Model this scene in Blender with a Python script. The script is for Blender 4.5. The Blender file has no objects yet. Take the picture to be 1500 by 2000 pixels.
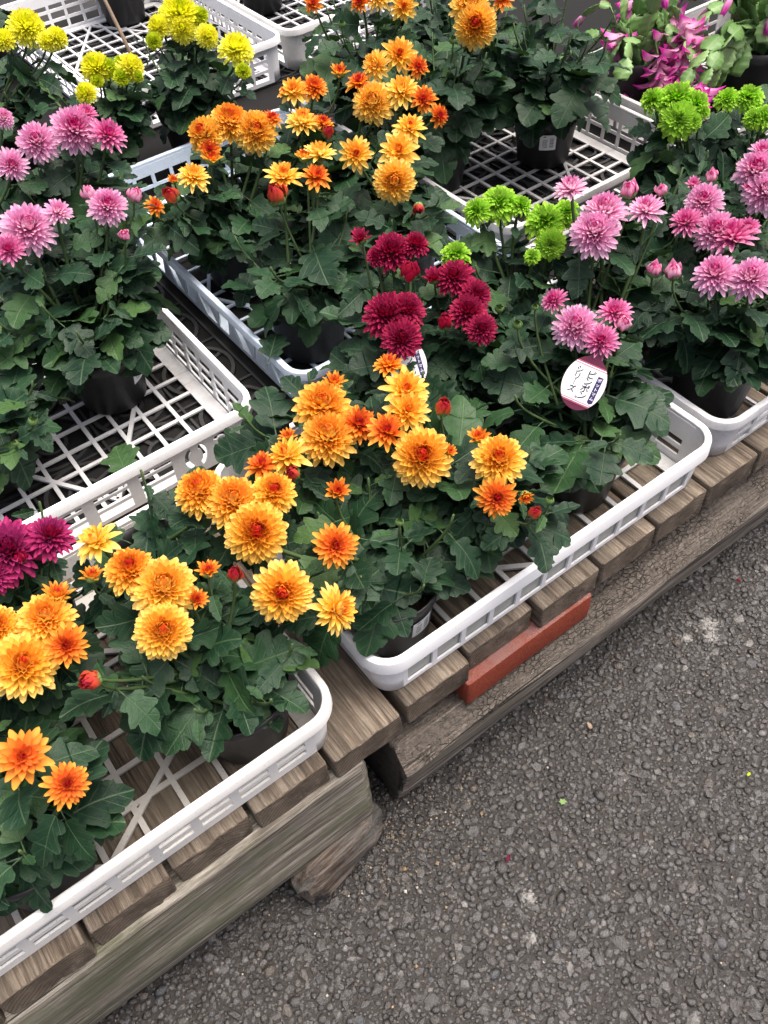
import bpy, bmesh, math, random
import numpy as np
from mathutils import Vector, Matrix, Euler, noise
from mathutils.geometry import tessellate_polygon

# ------------------------------------------------------------------ camera, sky, sun, exposure
scene = bpy.context.scene
C = scene.collection
CAM_ROT = (-0.57612,0.69027,-0.08732)
cam_data = bpy.data.cameras.new('camera')
cam_data.sensor_fit = 'VERTICAL'
cam_data.sensor_height = 24.0
cam_data.sensor_width = 18.0
cam_data.lens = 24.0 * 1700 / 2000
cam_data.clip_start = 0.02
cam_data.clip_end = 500
cam = bpy.data.objects.new('camera', cam_data)
C.objects.link(cam)
cam.matrix_world = Matrix.Translation((0, 0, 1.152)) @ (Matrix.Rotation(CAM_ROT[0], 4, 'Z') @ Matrix.Rotation(CAM_ROT[1], 4, 'X') @ Matrix.Rotation(CAM_ROT[2], 4, 'Z'))
scene.camera = cam

SUN_EL, SUN_AZ = math.radians(76), math.radians(-20)      # azimuth measured from +X, counter-clockwise
world = bpy.data.worlds.new('World')
scene.world = world
world.use_nodes = True
wn = world.node_tree
wn.nodes.clear()
sky = wn.nodes.new('ShaderNodeTexSky')
sky.sky_type = 'NISHITA'
sky.sun_disc = False
sky.sun_elevation = SUN_EL
sky.sun_rotation = math.pi / 2 - SUN_AZ
sky.air_density = 0.55
sky.dust_density = 9.0
sky.ozone_density = 0.3
bg = wn.nodes.new('ShaderNodeBackground')
bg.inputs['Strength'].default_value = 0.15
wo = wn.nodes.new('ShaderNodeOutputWorld')
wn.links.new(sky.outputs[0], bg.inputs['Color'])
wn.links.new(bg.outputs[0], wo.inputs['Surface'])
sun_data = bpy.data.lights.new('sun', 'SUN')
sun_data.energy = 1.5
sun_data.angle = math.radians(50)
sun_data.color = (1.0, 0.975, 0.94)
sun = bpy.data.objects.new('sun', sun_data)
C.objects.link(sun)
sd = Vector((math.cos(SUN_EL) * math.cos(SUN_AZ), math.cos(SUN_EL) * math.sin(SUN_AZ), math.sin(SUN_EL)))
sun.rotation_euler = sd.to_track_quat('Z', 'Y').to_euler()
scene.view_settings.view_transform = 'Standard'
scene.view_settings.look = 'None'
scene.view_settings.gamma = 1
scene.view_settings.use_curve_mapping = False
scene.view_settings.exposure = 0.95

rng = random.Random(11)
U = 0.8                                                     # metres per layout unit
BENCH = 0.272                                               # top of the planks above the ground

# ------------------------------------------------------------------ helpers
def tag(o, label=None, cat=None, group=None, kind=None):
    if label: o['label'] = label
    if cat: o['category'] = cat
    if group: o['group'] = group
    if kind: o['kind'] = kind
    return o

def empty(name, loc, rz=0.0):
    o = bpy.data.objects.new(name, None)
    o.empty_display_size = 0.05
    C.objects.link(o)
    o.location = loc
    o.rotation_euler = (0, 0, rz)
    return o

def mesh_from(name, verts, faces, smooth=True, mat=None):
    me = bpy.data.meshes.new(name)
    me.from_pydata([tuple(v) for v in verts], [], [tuple(f) for f in faces])
    if smooth:
        me.polygons.foreach_set('use_smooth', [True] * len(me.polygons))
    if mat: me.materials.append(mat)
    me.update()
    return me

def link(name, me, parent=None, mat=None):
    o = bpy.data.objects.new(name, me)
    C.objects.link(o)
    if parent: o.parent = parent
    if mat is not None:
        if len(me.materials) == 0: me.materials.append(mat)
        elif me.materials[0] is not mat:
            o.material_slots[0].link = 'OBJECT'
            o.material_slots[0].material = mat
    return o

class MB:
    """collects vertices and faces"""
    def __init__(s): s.v = []; s.f = []
    def add(s, vs, fs):
        n = len(s.v); s.v += [tuple(a) for a in vs]; s.f += [tuple(i + n for i in a) for a in fs]
    def box(s, x0, x1, y0, y1, z0, z1):
        s.add([(x0,y0,z0),(x1,y0,z0),(x1,y1,z0),(x0,y1,z0),(x0,y0,z1),(x1,y0,z1),(x1,y1,z1),(x0,y1,z1)],
              [(3,2,1,0),(4,5,6,7),(0,1,5,4),(1,2,6,5),(2,3,7,6),(3,0,4,7)])
    def bar(s, a, b, w, h):
        a, b = Vector(a), Vector(b); d = (b - a).normalized(); n = Vector((-d.y, d.x, 0)) * w * .5
        z = Vector((0, 0, h))
        s.add([a-n, a+n, b+n, b-n, a-n+z, a+n+z, b+n+z, b-n+z],
              [(0,1,2,3),(7,6,5,4),(4,5,1,0),(5,6,2,1),(6,7,3,2),(7,4,0,3)])
    def tube(s, pts, rad, k=6, cap=True):
        n0 = len(s.v); P = [Vector(p) for p in pts]
        up = Vector((0.31, 0.2, 0.93))
        for i, p in enumerate(P):
            t = (P[min(i+1, len(P)-1)] - P[max(i-1, 0)]).normalized()
            a = t.cross(up)
            if a.length < 1e-3: a = t.cross(Vector((1, 0, 0)))
            a.normalize(); b = t.cross(a)
            r = rad[i] if isinstance(rad, (list, tuple)) else rad
            for j in range(k):
                th = 2 * math.pi * j / k
                s.v.append(tuple(p + (a * math.cos(th) + b * math.sin(th)) * r))
        for i in range(len(P)-1):
            for j in range(k):
                q = (j+1) % k
                s.f.append((n0+i*k+j, n0+i*k+q, n0+(i+1)*k+q, n0+(i+1)*k+j))
        if cap:
            s.f.append(tuple(n0+j for j in reversed(range(k))))
            s.f.append(tuple(n0+(len(P)-1)*k+j for j in range(k)))
    def lathe(s, prof, k=24):
        n0 = len(s.v); m = len(prof)
        for j in range(k):
            th = 2*math.pi*j/k
            for r, z in prof: s.v.append((r*math.cos(th), r*math.sin(th), z))
        for j in range(k):
            q = (j+1) % k
            for i in range(m-1):
                s.f.append((n0+j*m+i, n0+q*m+i, n0+q*m+i+1, n0+j*m+i+1))
    def mesh(s, name, smooth=False, mat=None): return mesh_from(name, s.v, s.f, smooth, mat)
    def build(s, name, mat, parent=None, smooth=False):
        return link(name, mesh_from(name, s.v, s.f, smooth), parent, mat)

# ------------------------------------------------------------------ materials
class NT:
    def __init__(s, name):
        s.m = bpy.data.materials.new(name); s.m.use_nodes = True
        s.t = s.m.node_tree; s.p = s.t.nodes['Principled BSDF']; s.out = s.t.nodes['Material Output']
    def n(s, typ, **kw):
        x = s.t.nodes.new(typ)
        for k, v in kw.items(): setattr(x, k, v)
        return x
    def l(s, a, b): s.t.links.new(a, b)
    def val(s, sock, v):
        if hasattr(v, 'is_output') or isinstance(v, bpy.types.NodeSocket): s.l(v, sock)
        else: sock.default_value = v
    def math(s, op, a, b=0.0, c=None, clamp=False):
        x = s.n('ShaderNodeMath', operation=op, use_clamp=clamp); s.val(x.inputs[0], a); s.val(x.inputs[1], b)
        if c is not None: s.val(x.inputs[2], c)
        return x.outputs[0]
    def mix(s, f, a, b, mode='MIX'):
        x = s.n('ShaderNodeMix', data_type='RGBA', blend_type=mode); s.val(x.inputs[0], f)
        for i, c in ((6, a), (7, b)):
            if isinstance(c, tuple): x.inputs[i].default_value = (*c, 1) if len(c) == 3 else c
            else: s.l(c, x.inputs[i])
        return x.outputs[2]
    def ramp(s, f, stops, interp='LINEAR'):
        x = s.n('ShaderNodeValToRGB'); s.l(f, x.inputs[0]); e = x.color_ramp.elements; x.color_ramp.interpolation = interp
        while len(e) < len(stops): e.new(0.5)
        for el, (p, c) in zip(e, stops):
            el.position = p
            el.color = (c, c, c, 1) if not isinstance(c, tuple) else (*c, 1)
        return x.outputs[0]
    def noise(s, vec, scale, detail=4, rough=.55, dist=0.0):
        x = s.n('ShaderNodeTexNoise'); x.inputs['Scale'].default_value = scale; x.inputs['Detail'].default_value = detail
        x.inputs['Roughness'].default_value = rough; x.inputs['Distortion'].default_value = dist
        if vec is not None: s.l(vec, x.inputs['Vector'])
        return x.outputs['Fac']
    def voro(s, vec, scale, feature='F1', rnd=1.0):
        x = s.n('ShaderNodeTexVoronoi', feature=feature); x.inputs['Scale'].default_value = scale; x.inputs['Randomness'].default_value = rnd
        if vec is not None: s.l(vec, x.inputs['Vector'])
        return x
    def mapping(s, vec, scale=(1,1,1), loc=None):
        x = s.n('ShaderNodeMapping'); s.l(vec, x.inputs['Vector']); x.inputs['Scale'].default_value = scale
        if loc is not None: s.val(x.inputs['Location'], loc)
        return x.outputs[0]
    def coord(s, which='Object'):
        return s.n('ShaderNodeTexCoord').outputs[which]
    def pos(s): return s.n('ShaderNodeNewGeometry').outputs['Position']
    def rnd(s): return s.n('ShaderNodeObjectInfo').outputs['Random']
    def bump(s, h, strength=.3, dist=.002):
        x = s.n('ShaderNodeBump'); x.inputs['Strength'].default_value = strength; x.inputs['Distance'].default_value = dist
        s.l(h, x.inputs['Height']); s.l(x.outputs[0], s.p.inputs['Normal']); return x.outputs[0]
    def base(s, c, rough=.5, spec=.5):
        if isinstance(c, tuple): s.p.inputs['Base Color'].default_value = (*c, 1)
        else: s.l(c, s.p.inputs['Base Color'])
        s.val(s.p.inputs['Roughness'], rough)
        s.p.inputs['Specular IOR Level'].default_value = spec
        return s.m

def mat_plastic(name, col, dirt=.25, dirtcol=(.22, .19, .15), rough=.42, transl=0.0):
    t = NT(name); p = t.pos()
    n1 = t.noise(p, 9, 5, .6); n2 = t.noise(p, 70, 5, .7); n3 = t.noise(p, 420, 2, .5)
    d = t.math('MULTIPLY', t.ramp(n1, [(.42, 0.0), (.75, 1.0)]), t.ramp(n2, [(.35, 0.15), (.7, 1.0)]))
    specks = t.ramp(n3, [(.64, 0.0), (.70, 1.0)])
    scr = t.ramp(t.noise(t.mapping(p, (14, 160, 160)), 1.0, 3, .5, .8), [(.30, 1.0), (.34, 0.0)])
    specks = t.math('MAXIMUM', specks, t.math('MULTIPLY', scr, .6))
    d = t.math('ADD', t.math('MULTIPLY', d, dirt), t.math('MULTIPLY', specks, dirt * .8), clamp=True)
    c = t.mix(d, col, dirtcol)
    t.bump(n2, .06, .001)
    t.base(c, t.math('ADD', rough, t.math('MULTIPLY', n2, .2)), .45)
    return t.m

M = {}
M['white'] = mat_plastic('white plastic', (.83, .84, .85), .24)
M['white_warm'] = mat_plastic('warm white plastic', (.76, .755, .73), .42)
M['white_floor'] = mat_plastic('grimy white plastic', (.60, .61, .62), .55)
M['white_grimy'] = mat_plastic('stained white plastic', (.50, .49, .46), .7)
M['white_grey'] = mat_plastic('dusty white plastic', (.50, .50, .50), .6)
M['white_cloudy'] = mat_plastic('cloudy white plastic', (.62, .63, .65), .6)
M['pale_blue'] = mat_plastic('pale blue plastic', (.58, .68, .79), .28)
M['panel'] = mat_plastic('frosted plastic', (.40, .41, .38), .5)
M['black'] = mat_plastic('black plastic', (.012, .012, .013), .25, (.05, .045, .04), .38)
M['carrier'] = mat_plastic('dark grey plastic', (.018, .019, .020), .5, (.04, .034, .027), .55)

def mat_soil():
    t = NT('potting soil'); p = t.pos()
    n = t.noise(p, 160, 6, .75); v = t.voro(p, 260).outputs['Distance']
    c = t.ramp(n, [(.3, (.004, .003, .002)), (.55, (.016, .010, .007)), (.75, (.045, .030, .02))])
    t.bump(t.math('ADD', n, v), 1.0, .006)
    return t.base(c, .95, .2)
M['soil'] = mat_soil()

def mat_leaf():
    t = NT('chrysanthemum leaf'); o = t.coord('Object'); r = t.rnd()
    sx = t.n('ShaderNodeSeparateXYZ'); t.l(o, sx.inputs[0])
    ax = t.math('ABSOLUTE', sx.outputs[0])
    mid = t.ramp(ax, [(0.004, 1.0), (.022, 0.0)])
    # side veins climb from the midrib towards the lobes
    w = t.math('SUBTRACT', sx.outputs[1], t.math('MULTIPLY', ax, .95))
    fr = t.math('ABSOLUTE', t.math('SUBTRACT', t.math('FRACT', t.math('MULTIPLY', w, 5.2)), .5))
    side = t.math('MULTIPLY', t.ramp(fr, [(0.0, 1.0), (.07, 0.0)]), .55)
    vein = t.math('MAXIMUM', mid, side)
    nz = t.noise(o, 5.0, 4, .6); nf = t.noise(o, 26, 3, .6); spk = t.noise(t.pos(), 900, 2, .5)
    ca = t.ramp(r, [(0.0, (.0045, .019, .0105)), (.45, (.009, .033, .0155)), (.8, (.017, .053, .020)), (1.0, (.036, .088, .026))])
    ca = t.mix(t.math('MULTIPLY', t.ramp(nz, [(.40, 0.0), (.70, 1.0)]), .5), ca, (.016, .045, .021))
    young = t.ramp(r, [(.90, 0.0), (.99, .55)])
    ca = t.mix(young, ca, (.060, .12, .032))
    ca = t.mix(t.math('MULTIPLY', vein, .40), ca, (.11, .165, .085))
    ca = t.mix(t.math('MULTIPLY', t.ramp(spk, [(.70, 0.0), (.76, 1.0)]), .14), ca, (.25, .28, .25))
    back = t.n('ShaderNodeNewGeometry').outputs['Backfacing']
    col = t.mix(back, ca, (.045, .078, .044))
    h = t.math('ADD', t.math('MULTIPLY', vein, -.55), t.math('MULTIPLY', nf, .6))
    t.bump(h, .55, .0018)
    edge_ = t.n('ShaderNodeAttribute', attribute_name='rim').outputs['Fac']
    t.base(t.mix(t.math('MULTIPLY', edge_, .16), col, (.08, .12, .07)), t.math('ADD', .34, t.math('MULTIPLY', nf, .22)), .22)
    tr = t.n('ShaderNodeBsdfTranslucent'); tr.inputs[0].default_value = (.045, .12, .02, 1)
    mx = t.n('ShaderNodeMixShader'); mx.inputs[0].default_value = .08
    t.l(t.p.outputs[0], mx.inputs[1]); t.l(tr.outputs[0], mx.inputs[2]); t.l(mx.outputs[0], t.out.inputs['Surface'])
    return t.m
M['leaf'] = mat_leaf()

def mat_stem(name, a, b):
    t = NT(name); n = t.noise(t.pos(), 60, 3)
    t.bump(t.noise(t.pos(), 500, 2), .2, .001)
    return t.base(t.mix(n, a, b), .55, .35)
M['stem'] = mat_stem('green stem', (.035, .07, .022), (.075, .12, .04))
M['sepal'] = mat_stem('green sepals', (.08, .16, .04), (.17, .27, .09))

def mat_petal(name, base, tips, red=None, redamt=0.0, back=None, transl=.38):
    """base, tips: colours at the foot and at the end of a petal, each from the heart (0) to the outermost ring (1)"""
    t = NT(name)
    a = t.n('ShaderNodeAttribute', attribute_name='petal'); s = t.n('ShaderNodeSeparateColor'); t.l(a.outputs['Color'], s.inputs[0])
    ring, along, rp = s.outputs[0], s.outputs[1], s.outputs[2]
    r2 = t.math('ADD', ring, t.math('MULTIPLY', t.math('SUBTRACT', rp, .5), .16))
    r2 = t.math('ADD', r2, t.math('MULTIPLY', t.math('SUBTRACT', t.rnd(), .42), .26), clamp=True)
    c = t.mix(t.ramp(along, [(.40, 0.0), (.92, 1.0)]), t.ramp(r2, base), t.ramp(r2, tips))
    if red:
        tf = t.math('MULTIPLY', t.ramp(along, [(.72, 0.0), (.97, 1.0)]), t.ramp(r2, [(.04, 1.0), (.50, .75), (.72, 0.0)]))
        c = t.mix(t.math('MULTIPLY', tf, t.math('MULTIPLY', t.ramp(rp, [(.15, 0.0), (.6, 1.0)]), redamt)), c, red)
    if back:
        bf = t.n('ShaderNodeNewGeometry').outputs['Backfacing']
        c = t.mix(t.math('MULTIPLY', bf, t.math('SUBTRACT', 1.0, t.math('MULTIPLY', ring, .45))), c, back)
    t.base(c, .58, .25)
    tr = t.n('ShaderNodeBsdfTranslucent'); t.l(c, tr.inputs[0])
    mx = t.n('ShaderNodeMixShader'); mx.inputs[0].default_value = transl
    t.l(t.p.outputs[0], mx.inputs[1]); t.l(tr.outputs[0], mx.inputs[2]); t.l(mx.outputs[0], t.out.inputs['Surface'])
    return t.m
PM = {}
PM['amber_mid'] = mat_petal('orange amber petals', [(0.0, (.45, .012, .02)), (.09, (.74, .08, .010)), (.22, (.90, .34, .012)), (.42, (.95, .60, .03)), (1.0, (.97, .72, .06))],
    [(0.0, (.50, .015, .02)), (.08, (.86, .22, .015)), (.18, (.95, .54, .03)), (.34, (.98, .83, .14)), (1.0, (.98, .91, .30))], (.58, .035, .012), .9, back=(.90, .36, .04))
PM['amber'] = mat_petal('amber petals', [(0.0, (.45, .010, .02)), (.09, (.62, .03, .012)), (.17, (.86, .24, .012)), (.30, (.95, .58, .035)), (1.0, (.98, .82, .11))],
    [(0.0, (.48, .012, .02)), (.08, (.66, .04, .012)), (.15, (.90, .34, .02)), (.27, (.98, .80, .12)), (1.0, (.99, .95, .42))], (.62, .05, .012), .75, back=(.92, .46, .05))
PM['amber_red'] = mat_petal('young amber petals', [(0.0, (.36, .006, .025)), (.2, (.46, .012, .025)), (.5, (.74, .11, .015)), (1.0, (.86, .30, .012))],
    [(0.0, (.38, .006, .025)), (.2, (.50, .015, .025)), (.36, (.88, .28, .02)), (.62, (.95, .58, .04)), (1.0, (.97, .72, .09))], (.50, .02, .015), 1.0, back=(.80, .17, .03))
PM['amber_bud'] = mat_petal('red bud petals', [(0.0, (.30, .006, .025)), (1.0, (.62, .20, .07))], [(0.0, (.26, .005, .025)), (.6, (.40, .012, .03)), (1.0, (.58, .06, .03))], None, 0, back=(.36, .018, .03))
PM['pink'] = mat_petal('pink petals', [(0.0, (.46, .004, .11)), (.22, (.60, .03, .22)), (.45, (.88, .38, .58)), (1.0, (.95, .64, .78))],
    [(0.0, (.50, .010, .14)), (.15, (.66, .06, .27)), (.30, (.90, .46, .65)), (.50, (.98, .84, .91)), (1.0, (.98, .91, .95))], None, 0, back=(.76, .28, .55))
PM['pink_deep'] = mat_petal('deep pink petals', [(0.0, (.40, .005, .09)), (.35, (.55, .015, .18)), (1.0, (.72, .12, .39))],
    [(0.0, (.42, .006, .10)), (.25, (.62, .03, .22)), (.5, (.88, .30, .50)), (1.0, (.95, .60, .74))], None, 0, back=(.72, .20, .45))
PM['crimson'] = mat_petal('crimson petals', [(0.0, (.12, .002, .02)), (1.0, (.27, .003, .035))], [(0.0, (.20, .004, .04)), (.4, (.30, .003, .028)), (1.0, (.42, .007, .042))], None, 0, back=(.46, .03, .12))
PM['magenta'] = mat_petal('magenta petals', [(0.0, (.12, .002, .025)), (1.0, (.26, .003, .045))], [(0.0, (.22, .004, .06)), (.4, (.34, .003, .038)), (1.0, (.46, .008, .058))], None, 0, back=(.50, .05, .24))
PM['green'] = mat_petal('lime green petals', [(0.0, (.03, .16, .003)), (.25, (.16, .44, .006)), (1.0, (.30, .60, .015))], [(0.0, (.07, .28, .005)), (.12, (.24, .60, .010)), (.40, (.42, .80, .03)), (1.0, (.56, .86, .10))], None, 0, back=(.38, .62, .07))
PM['yellow'] = mat_petal('lemon yellow petals', [(0.0, (.44, .60, .005)), (.22, (.90, .92, .012)), (1.0, (.96, .94, .04))], [(0.0, (.52, .66, .006)), (.15, (.94, .96, .015)), (.5, (.98, .98, .05)), (1.0, (.98, .98, .28))], None, 0, back=(.86, .80, .08))
PM['yellow_bud'] = mat_petal('greenish yellow petals', [(0.0, (.20, .38, .005)), (1.0, (.62, .68, .008))], [(0.0, (.36, .54, .006)), (.5, (.74, .82, .012)), (1.0, (.92, .93, .03))], None, 0, back=(.55, .64, .04))
PM['cactus'] = mat_petal('cactus flower petals', [(0.0, (.86, .60, .68)), (1.0, (.80, .38, .62))], [(0.0, (.74, .10, .46)), (1.0, (.64, .03, .40))], None, 0)

def mat_wood(name, c0, c1, c2, stain=None, stainamt=0.0, along=1, grain=1.0, bumps=.7):
    t = NT(name); o = t.coord('Object'); r = t.rnd()
    off = t.n('ShaderNodeCombineXYZ'); t.l(t.math('MULTIPLY', r, 37.0), off.inputs[0]); t.l(t.math('MULTIPLY', r, 91.0), off.inputs[2])
    v = t.n('ShaderNodeVectorMath', operation='ADD'); t.l(o, v.inputs[0]); t.l(off.outputs[0], v.inputs[1])
    sc = (330, 16, 330) if along == 1 else (15, 340, 340)
    g = t.noise(t.mapping(v.outputs[0], sc), 1.0 * grain, 6, .7, .12)
    sc2 = (75, 3.2, 75) if along == 1 else (3.0, 80, 80)
    g2 = t.noise(t.mapping(v.outputs[0], sc2), 1.0, 6, .65, .12)
    big = t.noise(v.outputs[0], 11, 4, .6)
    c = t.ramp(t.math('ADD', t.math('MULTIPLY', g, .55), t.math('MULTIPLY', g2, .45)), [(.41, c0), (.5, c1), (.60, c2)])
    c = t.mix(t.ramp(big, [(.46, 0.0), (.66, .50)]), c, tuple(x * .34 for x in c1))
    crack = t.ramp(t.noise(t.mapping(v.outputs[0], (110, 2.6, 110) if along == 1 else (2.2, 105, 105)), 1.0, 3, .5, .3), [(.30, 1.0), (.36, 0.0)])
    c = t.mix(t.math('MULTIPLY', crack, .85), c, (.012, .009, .007))
    if stain:
        st = t.ramp(t.noise(t.mapping(o, (.8, 1.6, 1.6)) if along == 0 else o, 11, 8, .78), [(.46, 0.0), (.58, 1.0)])
        c = t.mix(t.math('MULTIPLY', st, stainamt), c, t.mix(g, tuple(x * .5 for x in stain), tuple(min(1, x * 1.7) for x in stain)))
    c = t.mix(t.math('MULTIPLY', r, .45), c, tuple(x * .45 for x in c1))
    gn = t.n('ShaderNodeTexCoord').outputs['Normal']; sn = t.n('ShaderNodeSeparateXYZ'); t.l(gn, sn.inputs[0])
    endf = t.ramp(t.math('ABSOLUTE', sn.outputs[along]), [(.55, 0.0), (.8, 1.0)])
    so = t.n('ShaderNodeSeparateXYZ'); t.l(o, so.inputs[0]); ex = so.outputs[0 if along == 1 else 1]
    pz = t.math('SUBTRACT', so.outputs[2], t.math('ADD', -.07, t.math('MULTIPLY', r, .05))); px = t.math('ADD', ex, t.math('MULTIPLY', t.math('SUBTRACT', r, .5), .08))
    rr = t.math('SQRT', t.math('ADD', t.math('MULTIPLY', px, px), t.math('MULTIPLY', pz, pz)))
    rr = t.math('ADD', rr, t.math('MULTIPLY', t.noise(o, 35, 3), .006))
    ring = t.math('ABSOLUTE', t.math('SUBTRACT', t.math('FRACT', t.math('MULTIPLY', rr, 190.0)), .5))
    endc = t.mix(t.ramp(ring, [(.08, 0.0), (.34, 1.0)]), tuple(x * .62 for x in c1), tuple(x * .95 + .012 for x in c1))
    endc = t.mix(t.ramp(t.noise(o, 28, 5, .7), [(.42, 0.0), (.62, .8)]), endc, tuple(x * .30 for x in c1))
    endc = t.mix(t.ramp(t.noise(o, 55, 5, .7), [(.55, 0.0), (.70, .5)]), endc, (.34, .30, .25))
    c = t.mix(endf, c, endc)
    h = t.math('SUBTRACT', t.math('ADD', t.math('MULTIPLY', g, .8), t.math('MULTIPLY', g2, .6)), t.math('MULTIPLY', crack, .9))
    t.bump(h, bumps, .005)
    return t.base(c, t.math('ADD', .58, t.math('MULTIPLY', g, .3)), .3)
M['plank'] = mat_wood('weathered brown plank', (.052, .038, .027), (.165, .127, .092), (.34, .285, .22), (.12, .105, .083), .5)
M['beam_grey'] = mat_wood('grey green weathered beam', (.070, .060, .047), (.25, .222, .18), (.50, .465, .395), (.125, .14, .075), .6, along=0, grain=1.1, bumps=1.0)
M['post'] = mat_wood('rotten timber block', (.018, .014, .011), (.072, .054, .041), (.20, .165, .135), (.13, .135, .13), .5, along=0, bumps=1.0)

def mat_cracked():
    t = NT('cracked tarred sleeper'); o = t.coord('Object')
    geo = t.n('ShaderNodeNewGeometry'); nz = t.n('ShaderNodeSeparateXYZ'); t.l(geo.outputs['Normal'], nz.inputs[0])
    warp = t.n('ShaderNodeTexNoise'); warp.inputs['Scale'].default_value = 30; t.l(o, warp.inputs['Vector'])
    wv = t.n('ShaderNodeVectorMath', operation='MULTIPLY_ADD'); t.l(warp.outputs['Color'], wv.inputs[0]); wv.inputs[1].default_value = (.02, .02, .02); t.l(o, wv.inputs[2])
    cell = t.voro(t.mapping(wv.outputs[0], (105, 150, 150)), 1.0, 'DISTANCE_TO_EDGE').outputs['Distance']
    gaps = t.math('MULTIPLY', t.ramp(cell, [(.01, .8), (.10, 0.0)]), t.ramp(t.noise(o, 16, 4, .7), [(.40, 0.0), (.58, 1.0)]))
    g = t.noise(t.mapping(o, (7, 300, 300)), 1.0, 7, .7, .5); g2 = t.noise(t.mapping(o, (2.6, 85, 85)), 1.0, 5, .6, .4); big = t.noise(o, 7, 6, .65); fine = t.noise(o, 190, 5, .75)
    gg = t.math('ADD', t.math('MULTIPLY', g, .55), t.math('MULTIPLY', g2, .45))
    split = t.ramp(t.noise(t.mapping(o, (1.6, 80, 80)), 1.0, 4, .6, .5), [(.31, 1.0), (.37, 0.0)])
    worn = t.ramp(gg, [(.40, (.06, .048, .038)), (.5, (.25, .215, .18)), (.60, (.50, .45, .385))])
    worn = t.mix(t.ramp(big, [(.50, 0.0), (.64, .7)]), worn, (.055, .044, .036))
    worn = t.mix(t.ramp(t.noise(t.mapping(o, (6, 14, 14)), 1.0, 6, .7), [(.50, 0.0), (.62, .6)]), worn, (.22, .205, .145))
    crust = t.ramp(t.math('ADD', t.math('MULTIPLY', fine, .5), t.math('MULTIPLY', gg, .5)), [(.36, (.05, .042, .035)), (.52, (.17, .145, .12)), (.66, (.34, .295, .25))])
    crust = t.mix(t.math('MULTIPLY', gaps, .8), crust, (.014, .011, .009))
    f = t.math('ADD', nz.outputs[2], t.math('MULTIPLY', t.math('SUBTRACT', big, .5), 2.0))
    f = t.ramp(f, [(.18, 0.0), (.60, 1.0)])
    endf = t.ramp(t.math('ABSOLUTE', nz.outputs[0]), [(.5, 0.0), (.75, .85)])  # end faces coloured near black, standing in for shade in the beam gap
    c = t.mix(t.math('MULTIPLY', split, .85), t.mix(endf, t.mix(f, worn, crust), (.020, .016, .013)), (.012, .010, .008))
    h = t.math('SUBTRACT', t.math('ADD', t.math('MULTIPLY', gg, 1.3), t.math('MULTIPLY', fine, .4)), t.math('ADD', t.math('MULTIPLY', t.math('MULTIPLY', gaps, f), .6), t.math('MULTIPLY', split, .9)))
    t.bump(h, 1.0, .008)
    return t.base(c, .72, .3)
M['sleeper'] = mat_cracked()

def mat_brick():
    t = NT('red brick'); p = t.coord('Object'); geo = t.n('ShaderNodeNewGeometry'); s = t.n('ShaderNodeSeparateXYZ'); t.l(geo.outputs['Normal'], s.inputs[0])
    n = t.noise(p, 30, 5, .6); f = t.noise(p, 350, 3, .6)
    c = t.mix(n, (.20, .034, .016), (.27, .052, .025))
    c = t.mix(t.math('MULTIPLY', t.ramp(s.outputs[2], [(.4, 0.0), (.8, 1.0)]), t.ramp(n, [(.35, .2), (.6, .85)])), c, (.22, .12, .105))
    c = t.mix(t.ramp(f, [(.68, 0.0), (.76, .35)]), c, (.40, .25, .2))
    c = t.mix(t.ramp(t.noise(p, 75, 5, .75), [(.60, 0.0), (.68, .55)]), c, (.07, .022, .014))
    t.bump(t.math('ADD', t.math('MULTIPLY', t.noise(p, 75, 5, .75), 1.5), f), .8, .0022)
    return t.base(c, .7, .3)
M['brick'] = mat_brick()

def stains(t, p):
    acc = None; nz_ = t.noise(p, 150, 5, .75)
    for (x, y, r) in GROUND_STAINS:
        v = t.n('ShaderNodeVectorMath', operation='DISTANCE'); t.l(p, v.inputs[0]); v.inputs[1].default_value = (x, y, 0.0)
        d = t.math('ADD', t.math('DIVIDE', v.outputs['Value'], r), t.math('MULTIPLY', t.math('SUBTRACT', nz_, .5), 3.4))
        m = t.ramp(d, [(.45, 1.0), (.95, 0.0)])
        acc = m if acc is None else t.math('MAXIMUM', acc, m)
    return acc
GROUND_STAINS = [(.766, .306, .017), (.752, .292, .013), (.722, .312, .010), (.285, .185, .010), (.255, .148, .009)]

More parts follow.
